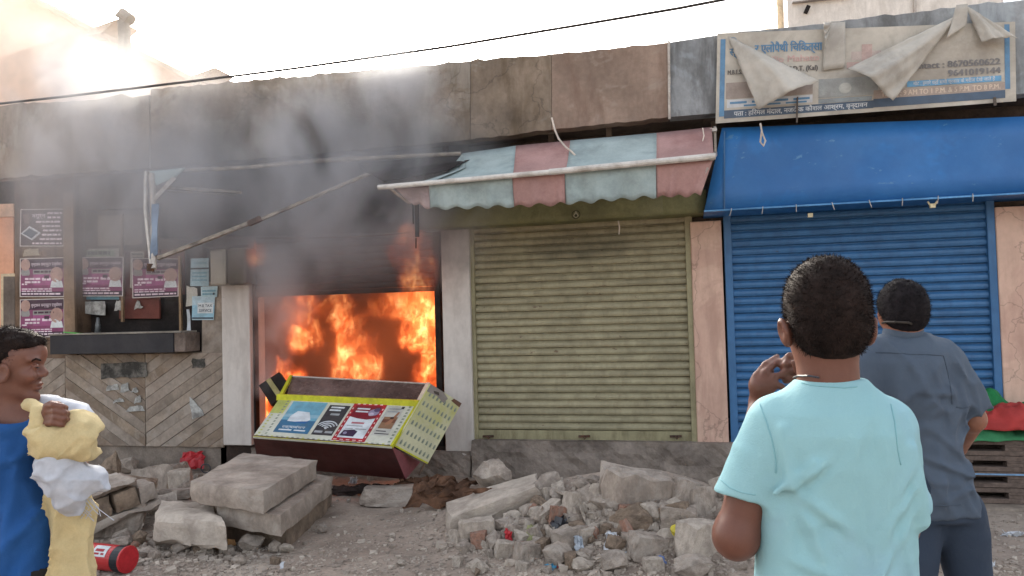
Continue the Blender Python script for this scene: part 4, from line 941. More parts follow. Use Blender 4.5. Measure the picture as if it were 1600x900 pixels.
big = [
 (756, 826, 165, 42, 'block', conc_l, 'long pale concrete beam piece lying slanted on the left side of the rubble heap', 1, 0, -17),
 (768, 778, 68, 66, 'boulder', conc, 'tall rounded grey boulder standing behind the long pale beam piece', 2, 0, 0),
 (850, 785, 66, 44, 'shard', conc, 'pointed stone leaning up right of the tall rounded boulder', 3, 10, -28),
 (741, 850, 56, 38, 'block', conc_l, 'square concrete block in front of the long beam piece', 4, 10, 0),
 (991, 800, 118, 58, 'flat', conc, 'widest flat slab piece at the back of the rubble heap', 5, 0, 8),
 (893, 785, 52, 20, 'tile', conc_l, 'flat pale tile fragment resting near the top of the heap', 6, 20, 12),
 (945, 812, 58, 42, 'boulder', conc, 'rough grey lump left of the brown broken stone', 7, 0, 0),
 (990, 842, 98, 50, 'boulder', conc_d, 'big brown broken stone in the middle of the heap', 8, 0, -12),
 (982, 812, 34, 22, 'block', brickm, 'reddish brick end on top of the big brown stone', 9, 20, 5),
 (1060, 836, 60, 40, 'block', conc, 'grey concrete lump behind the right corner block', 10, -15, 5),
 (1098, 808, 46, 48, 'block', conc, 'upright grey block near the teal shirt man', 11, 10, 0),
 (1094, 880, 78, 58, 'block', conc_l, 'pale topped corner block beside the elbow of the teal shirt man', 12, 30, 8),
 (912, 828, 36, 40, 'tile', conc_l, 'square pale tile standing upright in the heap', 13, 0, 70),
 (870, 824, 26, 34, 'block', brickm, 'faded red brick piece left of the upright tile', 14, 10, 10),
 (845, 822, 28, 38, 'shard', conc, 'narrow grey stone left of the faded brick piece', 15, 80, 60),
 (788, 834, 44, 26, 'boulder', conc, 'grey stone right of the square block', 16, 0, 0),
 (822, 832, 30, 26, 'boulder', conc, 'small round grey stone in the middle left of the heap', 17, 0, 0),
 (866, 888, 66, 40, 'boulder', conc, 'broad grey stone low at the front of the heap', 18, 0, 8),
 (808, 856, 48, 26, 'boulder', conc_l, 'pale dusty stone above the broad front stone', 19, 0, 0),
 (917, 850, 32, 26, 'block', conc_l, 'pale block under the upright tile', 20, 20, 0),
 (1026, 862, 48, 16, 'flat', conc, 'thin flat grey slab right of centre low in the heap', 21, 0, -6),
 (988, 860, 36, 26, 'block', conc, 'small squared stone left of the thin flat slab', 22, 20, 0),
 (958, 900, 48, 40, 'boulder', conc, 'rounded stone at the lower edge right of the white paper', 23, 0, 0),
 (1084, 908, 80, 36, 'boulder', conc, 'wide rough stone at the bottom edge beside the teal shirt man', 24, 0, 0),
 (1043, 792, 42, 42, 'boulder', conc_d, 'dark rough lump at the back right of the heap', 25, 0, 0),
 (932, 760, 36, 20, 'boulder', conc, 'small stone alone behind the top of the heap', 26, 0, 0),
 (906, 898, 40, 24, 'boulder', conc_l, 'pale stone at the front edge left of the rounded stone', 27, 0, 0),
 (1020, 895, 34, 22, 'block', conc_l, 'pale squared stone at the bottom right of the heap', 28, 10, 0),
 (1130, 815, 40, 34, 'boulder', conc, 'stone half hidden behind the teal shirt', 29, 0, 0),
 (274, 768, 36, 34, 'block', conc_l, 'pale cube of concrete sitting behind the squat block', 30, 10, 0),
 (267, 782, 48, 16, 'block', conc, 'flat block under the pale cube', 31, 8, 0),
 (160, 758, 46, 56, 'boulder', conc_d, 'brown boulder against the tiled wall behind the sack', 32, 0, 0),
 (192, 742, 40, 30, 'boulder', conc, 'rounded grey stone against the tiled wall', 33, 0, 0),
 (238, 728, 80, 24, 'boulder', conc_d, 'crumbly long lump at the foot of the tiled wall', 34, 0, 0),
 (232, 765, 80, 32, 'flat', conc, 'flat slab piece behind the masonry chunk', 35, 0, -5),
 (343, 862, 40, 18, 'boulder', ochre, 'ochre coloured smooth stone in front of the squat block', 36, 0, 0),
 (385, 864, 44, 30, 'boulder', conc, 'grey stone right of the ochre stone', 37, 0, 0),
 (181, 858, 42, 18, 'boulder', conc, 'flat grey stone right of the yellow sack', 38, 0, 0),
 (213, 852, 30, 24, 'boulder', conc_d, 'dark stone in the hollow under the masonry chunk', 39, 0, 0),
 (222, 872, 34, 16, 'boulder', conc, 'low stone right above the red can', 40, 0, 0),
 (276, 866, 42, 18, 'boulder', conc, 'low grey stone in front of the squat block', 41, 0, 0),
 (312, 866, 32, 14, 'boulder', conc_l, 'pale low stone left of the ochre stone', 42, 0, 0),
 (602, 793, 102, 28, 'block', conc, 'low kerb block lying before the tipped counter', 43, 2, 0),
 (500, 835, 20, 18, 'boulder', conc, 'small stone at the right foot of the stacked slabs', 44, 0, 0),
 (625, 887, 16, 14, 'boulder', conc_l, 'lone round pebble on the bare dirt', 45, 0, 0),
 (676, 790, 20, 14, 'boulder', brickm, 'small reddish brick scrap beside the brown debris', 46, 0, 0),
 (938, 800, 66, 44, 'shard', conc_l, 'angular pale chunk between the back slab and the brown stone', 51, 20, -18),
 (1010, 875, 58, 36, 'block', conc, 'blocky chunk above the bottom edge right of the wide front stone', 52, 15, 10),
 (1045, 868, 52, 40, 'shard', conc_l, 'jagged pale chunk left of the corner block', 53, -20, 14),
 (890, 862, 54, 34, 'block', conc, 'grey block just behind the white printed paper', 54, 25, -10),
 (1075, 800, 60, 46, 'block', conc, 'upended block at the right rear of the heap', 55, 30, 22),
 (1135, 850, 66, 48, 'shard', conc_l, 'jagged chunk by the raised elbow of the teal shirt man', 56, 0, -12),
 (900, 808, 48, 34, 'block', conc_l, 'pale chunk just below the flat tile fragment', 57, 40, 16),
 (820, 880, 44, 28, 'block', conc, 'grey chunk at the left front of the heap', 58, 30, 8),
 (965, 868, 44, 32, 'shard', conc_d, 'brown wedge right of the printed paper', 59, 0, 20),
 (172, 838, 70, 52, 'block', conc, 'chunky grey lump leaning on the left masonry', 60, 20, 14),
 (244, 812, 60, 44, 'shard', conc_l, 'pale broken lump between the masonry and the squat block', 61, -10, -16),
 (206, 790, 56, 40, 'block', conc_d, 'brownish lump behind the left masonry', 62, 30, 10),
]
for r_ in big: rock(*r_[:8], yaw=r_[8], tilt=r_[9])
# small stones: one by one
GR = [('small grey stone lying in the rubble', 'small loose stones', conc), ('small pale stone lying in the rubble', 'small pale stones', conc_l), ('small brown stone lying in the rubble', 'small brown stones', conc_d), ('small reddish brick scrap lying in the rubble', 'brick scraps', brickm)]
def scatter(n, x0, x1, y0, y1, s0, s1, where, dens=None):
    k = 0
    while k < n:
        px = random.uniform(x0, x1); py = random.uniform(y0, y1)
        if dens and random.random() > dens(px, py): continue
        g = random.choices(GR, (6, 4, 2, 1))[0]; s_ = random.uniform(s0, s1)*(1 if random.random() < .7 else 1.4)
        rock(px, py, s_, s_*random.uniform(.5, .8), random.choice(['boulder', 'block', 'shard', 'boulder', 'flat']), g[2], g[0].replace('lying in the rubble', where), random.randint(1, 14), yaw=random.uniform(0, 360), tilt=random.uniform(-25, 25), group=g[1]+' '+where, lod=1)
        k += 1
scatter(110, 690, 1160, 765, 905, 13, 28, 'in the main rubble heap', lambda x, y: math.exp(-((x-930)/190)**2-((y-850)/55)**2)+.1)
scatter(60, 830, 1165, 765, 850, 20, 36, 'in the main rubble heap', lambda x, y: 1 if y > 772 else .5)
scatter(25, 720, 900, 800, 870, 18, 30, 'in the main rubble heap')
scatter(32, 140, 460, 835, 900, 9, 20, 'among the gravel before the stacked slabs', lambda x, y: .25+.75*math.exp(-((y-855)/25)**2))
scatter(8, 1150, 1600, 830, 900, 7, 14, 'on the dirt at the right')
scatter(14, 150, 330, 725, 800, 9, 20, 'at the foot of the tiled wall'); scatter(10, 480, 1100, 742, 800, 6, 13, 'along the foot of the shop fronts')
# gravel: uncountable chips
def gravel(n, name, mat, label, smin, smax, fn):
    V = []; Fc = []; base = [(-1, -1, -1), (1, -1, -1), (1, 1, -1), (-1, 1, -1), (-1, -1, 1), (1, -1, 1), (1, 1, 1), (-1, 1, 1)]
    FF = [(0, 3, 2, 1), (4, 5, 6, 7), (0, 1, 5, 4), (1, 2, 6, 5), (2, 3, 7, 6), (3, 0, 4, 7)]
    k = 0
    while k < n:
        px = random.uniform(60, 1640); py = random.uniform(745, 935)
        if random.random() > fn(px, py): continue
        p = onground(px, py)
        if p.y > 7.2: continue
        s_ = random.uniform(smin, smax)*(1+1.0*(random.random() < .12)); a = random.uniform(0, 6.28); ca, sa = math.cos(a), math.sin(a); i0 = len(V); sq = random.uniform(.4, .9)
        for b in base:
            x, y, z = [b[i]*s_*random.uniform(.35, 1) for i in range(3)]; V.append((p.x+x*ca-y*sa, p.y+x*sa+y*ca, p.z+z*sq+s_*.2))
        Fc += [tuple(i+i0 for i in f) for f in FF]; k += 1
    o = mesh_obj(name, V, Fc, mat); return tag(o, label, None, None, 'stuff')
gravel(7000, 'gravel', conc, 'loose grey gravel and concrete chips over the dirt', .004, .013, lambda x, y: min(1, .12+.9*math.exp(-((x-330)/230)**2-((y-880)/30)**2)+math.exp(-((x-920)/230)**2-((y-845)/60)**2)+.2*(x > 1400)))
gravel(2600, 'gravel', conc_l, 'pale dusty gravel crumbs over the dirt', .003, .010, lambda x, y: min(1, .2+.8*math.exp(-((x-330)/230)**2-((y-880)/30)**2)+math.exp(-((x-920)/230)**2-((y-845)/60)**2)))
gravel(1300, 'gravel', conc_l, 'coarse broken concrete bits between the larger stones', .010, .022, lambda x, y: min(1, .04+.9*math.exp(-((x-930)/200)**2-((y-840)/55)**2)+.5*math.exp(-((x-300)/170)**2-((y-860)/25)**2)))
# ---- litter
def crumple(px, py, wpx, hpx, mat, label, name, cat, seed=0, yawd=0, lift=.01, n=7, rough_=.35, flat=False, group=None):
    p = onground(px, py); dep = (p-CAM).dot(f0); W = wpx*dep/F; H = hpx*dep/F; V = []
    for j in range(n+1):
        for i in range(n+1):
            u = i/n-.5; v_ = j/n
            z = (math.sin(v_*math.pi*.55) if not flat else .15)*H; q = Vector((u*W*(1-.3*v_), v_*H*.8, z))
            q += Vector((noise.noise(Vector((u*5, v_*5, seed))), noise.noise(Vector((u*5, v_*5, seed+5))), noise.noise(Vector((u*6, v_*6, seed+9)))))*W*rough_
            V.append(Matrix.Rotation(YAW+R(yawd), 3, 'Z') @ q+p+Vector((0, 0, lift)))
    Fc = [(j*(n+1)+i, j*(n+1)+i+1, (j+1)*(n+1)+i+1, (j+1)*(n+1)+i) for j in range(n) for i in range(n)]
    o = mesh_obj(name, V, Fc, mat); md = o.modifiers.new('thickness', 'SOLIDIFY'); md.thickness = .0025; rebase(o, p); return tag(o, label, cat, group)
blackpl = M('black_plastic', '25242a', rough=.35, bump=.1, spec=.6); whitepap = M('white_paper', 'c5c7cb', rough=.8, var=.05, bump=.05); bluepack = M('blue_packet', '4a93b5', rough=.35, bump=.05)
redpack = M('red_packet', 'a0282d', rough=.4, bump=.05); brownrag = M('brown_rag', '5f4433', rough=.95, var=.35, scale=9, bump=.8, bscale=20, dirt='31231b', dscale=5, damt=.6); yellp = M('yellow_plastic', 'c0b03c', rough=.4); clearp = M('milky_plastic', 'a9b0b8', rough=.3, bump=.1)
crumple(882, 846, 46, 26, blackpl, 'crumpled black plastic bag in the middle of the heap', 'plastic_bag', 'bag', 1)
pp = Sheet(*[pd(x, y, d_) for x, y, d_ in ((925, 872, 4.95), (940, 874, 4.92), (950, 850, 5.02), (937, 836, 5.1))], thick=.003); pp.backing(whitepap); bars(pp, .15, .85, .25, 5, -.14, .06, P1('6a7078'), .002); o = pp.build('printed_paper'); rebase(o, pd(935, 873, 4.93)); tag(o, 'white printed paper standing folded in the heap', 'paper')
crumple(957, 862, 22, 22, whitepap, 'small white paper corner right of the printed paper', 'paper_piece', 'paper', 3)
crumple(975, 868, 22, 6, whitepap, 'thin white strip lying on the stones right of the printed paper', 'paper_strip', 'paper', 4, flat=True)
crumple(838, 868, 36, 12, clearp, 'long milky plastic strip at the front left of the heap', 'plastic_strip', 'plastic', 5, 20, flat=True)
crumple(905, 872, 14, 26, clearp, 'narrow upright milky plastic shard in the heap', 'plastic_shard', 'plastic', 6)
crumple(864, 890, 28, 10, bluepack, 'blue wrapper at the front edge of the heap', 'wrapper', 'wrapper', 7, flat=True)
crumple(878, 890, 14, 7, redpack, 'red scrap right beside the blue wrapper', 'wrapper', 'wrapper', 8, flat=True)
crumple(795, 852, 12, 20, redpack, 'thin red and white packet left in the heap', 'wrapper', 'wrapper', 9)
crumple(832, 850, 16, 22, P1('8f8f66'), 'olive green bordered card leaning in the heap', 'card', 'card', 10)
crumple(1034, 884, 12, 10, P1('6f86b8'), 'small blue plastic scrap low right in the heap', 'plastic_scrap', 'plastic', 11)
crumple(552, 757, 14, 8, whitepap, 'small white scrap at the foot of the counter', 'paper_scrap', 'paper scrap', 12)
crumple(440, 893, 6, 10, whitepap, 'tiny white upright scrap in the gravel at the bottom', 'paper_scrap', 'paper scrap', 13)
crumple(1325, 892, 16, 8, whitepap, 'white scrap on the dirt between the two men', 'paper_scrap', 'paper scrap', 13)
crumple(1548, 888, 16, 6, whitepap, 'white scrap on the dirt below the pallets', 'paper_scrap', 'paper scrap', 14)
crumple(1530, 845, 22, 8, P1('a06a58'), 'reddish wrapper on the dirt beside the grey trousers', 'wrapper', 'wrapper', 15)
crumple(1585, 838, 34, 6, whitepap, 'grey flat paper on the dirt at the right edge', 'paper_piece', 'paper', 16, flat=True)
o = MB().tube([onground(1057, 846)+Vector((0, 0, .05)), onground(1057, 846)+Vector((.0, -.02, .085))], .035, 14).build('yellow_disc', yellp); rebase(o, onground(1057, 846)); tag(o, 'yellow round plastic disc at the right of the heap', 'disc')
crumple(690, 795, 110, 34, brownrag, 'brown crumpled cloth and leaves along the left foot of the heap', 'rag', 'rag', 20, -14, n=14, rough_=.14)
crumple(655, 775, 90, 22, brownrag, 'brown dirty cloth in front of the counter end', 'rag', 'rag', 21, 0, n=12, rough_=.12)
crumple(570, 775, 120, 12, M('charred_boards', '3b2f2b', var=.4, bump=.8, dirt='1e1816'), 'charred flattened debris under the counter', 'charred_debris', 'debris', 22, 0, n=12, rough_=.06)
crumple(350, 727, 130, 10, M('charred_boards', ''), 'charred flattened debris at the foot of the white pillar', 'charred_debris', 'debris', 23, 0, n=12, rough_=.06)
crumple(820, 770, 180, 10, brownrag, 'brown flattened litter behind the rubble heap', 'flat_litter', 'litter', 24, 0, n=14, rough_=.05, flat=True)
# red chair-like packet with ring behind the slabs
rp = thing('red_bag', 'red bag with white lettering and dark ring handle behind the stacked slabs', 'bag', onground(305, 745))
o = crumple(300, 742, 40, 24, redpack, 'x', 'pouch', 'x', 30, 10, lift=.06, rough_=.12); del o['label']; del o['category']; o.location = o.location-rp.location; o.parent = rp
pr = rp.location+Vector((.16, -.05, .1))
MB().tube([pr+Vector((.055*math.cos(a*.5236), .0, .045*math.sin(a*.5236))) for a in range(13)], .007, 6).build('ring_handle', blackpl, rp)
# red can lying at the lower left
can = thing('paint_can', 'red and black round can lying on its side beside the yellow sack', 'can', onground(178, 893))
cr_ = .082; cc = onground(180, 893)+Vector((0, 0, cr_+.004)); axv = (r0*1.0-f0*.35+Vector((0, 0, .0))).normalized()
def cyl(name, s0, s1, r_, mat, n=28):
    return MB().tube([cc+axv*s0, cc+axv*s1], r_, n).build(name, mat, can, smooth=False, bevel=.002)
redm = M('can_red', 'b3282c', rough=.35, var=.08, bump=.03, spec=.5, dirt='6e1c1e', dscale=6, damt=.3); blkm = M('can_black', '23262c', rough=.35, bump=.03)
cyl('body', -.2, .03, cr_, redm); cyl('black_band', .032, .098, cr_+.001, blkm); cyl('rim', .099, .112, cr_+.004, redm); cyl('lid', .1125, .114, cr_-.006, M('can_lid', 'a5252b', rough=.4, bump=.02)); 
lb = MB(); 
for i in range(7):
    pass
side = axv.cross(Vector((0, 0, 1))).normalized()
def canpt(s, a, off=.0022): return cc+axv*s+(side*math.cos(a)+Vector((0, 0, 1))*math.sin(a))*(cr_+off)
def cpatch(s0, s1, a0, a1, off=.0022, n=8):
    V = [canpt(s0+(s1-s0)*j, a0+(a1-a0)*i/n, off) for i in range(n+1) for j in (0, 1)]
    return V, [(2*i, 2*i+1, 2*i+3, 2*i+2) for i in range(n)]
V, Fc = cpatch(-.12, -.005, R(20), R(75)); lb.add(V, Fc, 0); V, Fc = cpatch(-.10, -.03, R(42), R(55), .0034); lb.add(V, Fc, 1); V, Fc = cpatch(-.10, -.06, R(28), R(36), .0034); lb.add(V, Fc, 1); V, Fc = cpatch(-.045, -.02, R(28), R(36), .0034); lb.add(V, Fc, 1)
lb.build('paper_label', [whitep, P1('9a2a35')], can, recalc=False)

# ================================================================== PALLETS AND CLOTH
YPl = 6.75; plank_m = M('pallet_wood', '6f6057', rough=.9, var=.35, scale=5, bump=.5, bscale=26, dirt='2f2825', dscale=5, damt=.65, streak=0)
xa0 = pw(1478, 740, YPl).x; zbot = pw(1530, 786, YPl).z; ztp = pw(1530, 687, YPl).z; npal = 4; ph = (ztp-zbot)/npal
names = ('top wooden pallet of the stack under the green cloth', 'second wooden pallet from the top of the stack', 'third wooden pallet from the top carrying a faded blue stripe', 'lowest wooden pallet standing on the kerb')
for k in range(npal):
    z = zbot+(npal-1-k)*ph; t = thing('wooden_pallet', names[k], 'pallet', (xa0+.5, YPl+.4, z), 'pallets stacked by the blue shutter'); dx = random.uniform(-.015, .015); h = ph-.004
    for j in range(5): y = YPl+j*.17+random.uniform(0, .01); MB().box((xa0+dx, y, z+h*.70), (xa0+1.1+dx, y+.10, z+h)).build('deck_board', plank_m, t, bevel=.003)
    for j in (0, .34, .68): MB().box((xa0+dx, YPl+j, z), (xa0+1.1+dx, YPl+j+.1, z+h*.3)).build('bottom_board', plank_m, t, bevel=.003)
    for i in range(3):
        for j in (0, .34, .68):
            x = xa0+dx+(.0, .44, .97)[i]; MB().box((x, YPl+j+.005, z+h*.303), (x+(.13 if i != 1 else .2), YPl+j+.1, z+h*.54)).build('block', plank_m, t, bevel=.003)
    for i in range(3): x = xa0+dx+(.0, .44, .97)[i]; MB().box((x-.0, YPl+.003, z+h*.545), (x+.2, YPl+.78, z+h*.695)).build('stringer_board', plank_m, t, bevel=.003)
    if k == 2: MB().bar(Vector((xa0+.01, YPl-.004, z+h*.86)), Vector((xa0+.6, YPl-.004, z+h*.86)), .006, .012).build('blue_stripe', M('faded_blue', '6f8fae'), t)
def drape(px0, px1, py_top, py_bot, Y0, Y1, mat, name, label, seed, n=60):
    V = []; m = 36
    a = pw(px0, py_bot, Y0); b = pw(px1, py_bot, Y0); zt_ = pw((px0+px1)/2, py_top, Y1).z; z0 = a.z
    for j in range(m+1):
        for i in range(n+1):
            u = i/n; v_ = j/m; x = a.x+(b.x-a.x)*u; y = Y0+(Y1-Y0)*v_
            e = math.sin(math.pi*min(1, max(0, u)))**.45
            z = z0+(zt_-z0)*(math.sin(v_*math.pi*.62)**.7)*e*(.72+.5*noise.noise(Vector((x*4, y*3, seed))))
            z += (.045*noise.noise(Vector((x*9, y*7, seed+4)))+.02*(1-2*abs(noise.noise(Vector((x*14+z*6, y*9, seed+8))))))*e*min(1, v_*2.5); y += .07*noise.noise(Vector((x*8, z*9, seed+2)))
            V.append((x, y, max(z, z0-.01)))
    Fc = [(j*(n+1)+i, j*(n+1)+i+1, (j+1)*(n+1)+i+1, (j+1)*(n+1)+i) for j in range(m) for i in range(n)]
    o = mesh_obj(name, V, Fc, mat, smooth=True); md = o.modifiers.new('thickness', 'SOLIDIFY'); md.thickness = .006; rebase(o, a); return tag(o, label, 'cloth')
gc = M('green_cloth', '1f6b3c', rough=.9, var=.2, scale=5, bump=.3, bscale=60, dirt='17492c', damt=.4); rc_ = M('red_cloth', 'a53a36', rough=.9, var=.12, scale=5, bump=.3, bscale=60, dirt='7c2c2b', damt=.4); gc2 = M('pale_green_cloth', '3a7a50', rough=.9, var=.15, scale=5, bump=.3, bscale=60)
drape(1462, 1680, 608, 684, 6.82, 7.38, gc, 'green_cloth', 'dark green cloth heaped at the back on the pallets', 1)
drape(1540, 1690, 612, 672, 6.72, 7.15, rc_, 'red_cloth', 'red cloth thrown over the green cloth on the pallets', 2)
drape(1470, 1690, 655, 688, 6.70, 7.1, gc2, 'green_cloth', 'paler green cloth fold along the front of the pallet top', 3)
kb = MB().box((pw(1150, 790, 6.6).x, 6.62, -.03), (pw(1800, 790, 6.6).x, 7.27, zbot-.004)).build('kerb', M('kerb_concrete', ''), bevel=.02); kb['kind'] = 'structure'

# ================================================================== PEOPLE (each body one continuous surface, grown from a distance field)
def L(px, py, d):
    p = pd(px, py, d); return np.array([p.dot(r0), p.dot(f0), p.z])
def smin(a, b, k):
    h = np.clip(.5+.5*(b-a)/k, 0, 1); return b*(1-h)+a*h-k*h*(1-h)
def smax(a, b, k): return -smin(-a, -b, k)
def cap(P, a, b, r1, r2, sq=None):
    a = np.array(a); b = np.array(b); ab = b-a; h = np.clip(((P-a)@ab)/(ab@ab), 0, 1)[..., None]; q = P-a-h*ab
    if sq is not None: q = q/np.array(sq)
    return np.linalg.norm(q, axis=-1)-(r1+(r2-r1)*h[..., 0])
def ell(P, c, r, rot=None):
    q = P-np.array(c)
    if rot is not None: q = q@np.array(rot)
    r = np.array(r); k0 = np.linalg.norm(q/r, axis=-1); k1 = np.linalg.norm(q/(r*r), axis=-1)+1e-9
    return k0*(k0-1)/k1
def rotm(ax, deg): return np.array(Matrix.Rotation(R(deg), 3, ax))
def loft(P, keys):
    """keys: (z, cx, cy, rx, ry) sorted by z"""
    K = np.array(keys); z = P[..., 2]; cx, cy_, rx, ry = [np.interp(z, K[:, 0], K[:, i]) for i in (1, 2, 3, 4)]
    q = np.sqrt(((P[..., 0]-cx)/rx)**2+((P[..., 1]-cy_)/ry)**2); d = (q-1)*np.minimum(rx, ry)
    return np.maximum(d, np.maximum(K[0, 0]-z, z-K[-1, 0]))
_perm = RNG.random((32, 32, 32))
def vn(P, s, seed=0):
    q = P*np.array(s)+seed*7.31; i = np.floor(q).astype(int); f = q-i; f = f*f*(3-2*f); o = 0
    for a in (0, 1):
        for b in (0, 1):
            for c in (0, 1):
                o = o+_perm[(i[..., 0]+a) % 32, (i[..., 1]+b) % 32, (i[..., 2]+c) % 32]*(f[..., 0] if a else 1-f[..., 0])*(f[..., 1] if b else 1-f[..., 1])*(f[..., 2] if c else 1-f[..., 2])
    return o
def ridge(P, s, seed=0): return 1-np.abs(2*vn(P, s, seed)-1)
def creases(P, segs, w, A):
    """soft cloth ridges along short lines given in the x-z plane"""
    o = 0
    for (x0, z0, x1, z1, ww, aa) in segs:
        ab = np.array([x1-x0, z1-z0]); L2 = ab@ab; t = np.clip(((P[..., 0]-x0)*ab[0]+(P[..., 2]-z0)*ab[1])/L2, 0, 1)
        px_ = x0+t*ab[0]; pz_ = z0+t*ab[1]; d = np.sqrt((P[..., 0]-px_)**2+(P[..., 2]-pz_)**2); taper = np.sin(np.pi*np.clip(t*.86+.07, 0, 1))
        n_ = (ab[1]*(P[..., 0]-px_)-ab[0]*(P[..., 2]-pz_))/math.sqrt(L2); W2 = w*ww
        o = o+aa*A*taper*(np.exp(-(d/W2)**2)-.55*np.exp(-((n_-W2*1.6)/W2)**2)*(d < W2*5))
    return o
def rsegs(n, x0, x1, z0, z1, ang, spread, l0, l1, seed):
    rg = np.random.default_rng(seed); S = []
    for _ in range(n):
        x = rg.uniform(x0, x1); z = rg.uniform(z0, z1); a = R(rg.normal(ang, spread)); l = rg.uniform(l0, l1)
        S.append((x, z, x+l*math.cos(a), z+l*math.sin(a), rg.uniform(.6, 1.4), rg.uniform(.4, 1.2)*rg.choice((1, 1, -1))))
    return S
def nets(fn, lo, hi, h):
    """surface nets: distance field to quads"""
    lo, hi = np.minimum(lo, hi).astype(float), np.maximum(lo, hi); n = np.ceil((np.array(hi)-lo)/h).astype(int)+1
    X = np.stack(np.meshgrid(*[lo[i]+h*np.arange(n[i]) for i in range(3)], indexing='ij'), -1)
    D = fn(X); S = D < 0
    cnt = np.zeros(np.array(n)-1, int); acc = np.zeros((*(np.array(n)-1), 3))
    sl = lambda o, ax: tuple(slice(o[i], n[i]-1+o[i]) for i in range(3))
    offs = [(a, b, c) for a in (0, 1) for b in (0, 1) for c in (0, 1)]
    for ax in range(3):
        for o in offs:
            if o[ax]: continue
            o2 = list(o); o2[ax] = 1; d0 = D[sl(o, ax)]; d1 = D[sl(o2, ax)]; m = (d0 < 0) != (d1 < 0)
            t = np.where(m, d0/np.where(m, d0-d1, 1), 0)
            p = np.zeros((*m.shape, 3)); 
            for i in range(3): p[..., i] = o[i]
            p[..., ax] = t; acc += p*m[..., None]; cnt += m
    act = cnt > 0; idx = -np.ones(act.shape, int); idx[act] = np.arange(act.sum())
    cell = np.argwhere(act); V = lo+h*(cell+acc[act]/cnt[act][:, None]); Fc = []
    for ax in range(3):
        a1, a2 = [(1, 2), (2, 0), (0, 1)][ax]
        s0 = [slice(None)]*3; s1 = [slice(None)]*3; s0[ax] = slice(0, n[ax]-1); s1[ax] = slice(1, n[ax])
        e = S[tuple(s0)] != S[tuple(s1)]; q = np.argwhere(e)
        ok = (q[:, a1] > 0) & (q[:, a2] > 0) & (q[:, a1] < n[a1]-1) & (q[:, a2] < n[a2]-1); q = q[ok]
        ins = S[tuple(s0)][tuple(q.T)]
        def g(da, db):
            r = q.copy(); r[:, a1] -= da; r[:, a2] -= db; return idx[tuple(r.T)]
        f = np.stack([g(1, 1), g(0, 1), g(0, 0), g(1, 0)], 1); f[~ins] = f[~ins][:, ::-1]
        Fc.append(f[(f >= 0).all(1)])
    return V, np.concatenate(Fc)
def sdf_obj(name, fn, lo, hi, h, mat, parent=None):
    V, Fc = nets(fn, lo, hi, h)
    # the shrunken grid steps are eased by one smoothing pass
    for _ in range(2):
        acc = np.zeros_like(V); c = np.zeros(len(V))
        for i in range(4):
            a, b = Fc[:, i], Fc[:, (i+1) % 4]; np.add.at(acc, a, V[b]); np.add.at(c, a, 1)
        V = V*.5+.5*acc/np.maximum(c, 1)[:, None]
    W_ = V[:, :1]*np.array(r0)+V[:, 1:2]*np.array(f0); W_[:, 2] = V[:, 2]
    o = mesh_obj(name, W_, Fc, mat, parent, smooth=True); return o, V, W_
def box_of(pts, m): a = np.array(pts); return a.min(0)-m, a.max(0)+m
skin1 = M('skin_dark', '6b4436', rough=.5, var=.08, scale=6, bump=.12, bscale=120, spec=.4, sub=.15, dirt='533328', dscale=6, damt=.35, bdist=.002)
skin2 = M('skin_brown', '8a5d49', rough=.5, var=.08, scale=6, bump=.12, bscale=120, spec=.4, sub=.15, dirt='6b4437', dscale=6, damt=.3, bdist=.002)
skin3 = M('skin_face', '70493b', rough=.5, var=.08, scale=6, bump=.12, bscale=120, spec=.4, sub=.15, dirt='5a392d', dscale=9, damt=.35, bdist=.002)
hairm = M('black_hair', '1b1719', rough=.8, var=.4, scale=30, bump=.4, bscale=160, spec=.15, bdist=.003)
hairb = M('dark_brown_hair', '231a17', rough=.8, var=.4, scale=30, bump=.4, bscale=160, spec=.15, bdist=.003)
teal = M('teal_cotton', '8db6bb', rough=.9, var=.04, scale=4, bump=.3, bscale=260, bdist=.004, dirt='93b4c8', dscale=3, damt=.4)
teal_d = M('teal_seam', '82afb6', rough=.9, var=.05, bump=.1, bscale=200)
greysh = M('grey_shirt_cloth', '4d5866', rough=.85, var=.06, scale=4, bump=.3, bscale=260, bdist=.004, dirt='424c5a', dscale=3, damt=.4)
greytr = M('slate_trouser_cloth', '333e4e', rough=.85, var=.07, scale=4, bump=.3, bscale=240, bdist=.004)
bluet = M('blue_tunic_cloth', '25548f', rough=.9, var=.08, scale=4, bump=.3, bscale=220, bdist=.004, dirt='1e4678', dscale=3, damt=.4)
leather = M('dark_leather', '2a211d', rough=.5)
def hair_spikes(name, V, Wd, keep, n, ln, mat, parent, lean=(0, 0, -1), centre=None, thick=.0009, seed=1, spread=.5):
    """short hairs standing on the scalp so that the outline is not clean"""
    rg = np.random.default_rng(seed); I = np.flatnonzero(keep); I = rg.choice(I, n); P = V[I]; c = np.array(centre)
    nn = P-c; nn /= np.linalg.norm(nn, axis=1)[:, None]; d = nn*.55+np.array(lean)*.6+rg.normal(0, spread, (n, 3)); d /= np.linalg.norm(d, axis=1)[:, None]
    dn = (d*nn).sum(1); d += nn*np.maximum(0, .25-dn)[:, None]
    s_ = np.cross(nn, rg.normal(0, 1, (n, 3))); s_ /= np.linalg.norm(s_, axis=1)[:, None]; l = ln*rg.uniform(.5, 1.2, n)[:, None]
    P = P+rg.normal(0, .0015, (n, 3))-nn*.002
    A = P+s_*thick; B = P-s_*thick; T = P+d*l; VV = np.stack([A, B, T], 1).reshape(-1, 3)
    W_ = VV[:, :1]*np.array(r0)+VV[:, 1:2]*np.array(f0); W_[:, 2] = VV[:, 2]
    return W_, np.arange(3*n).reshape(-1, 3)
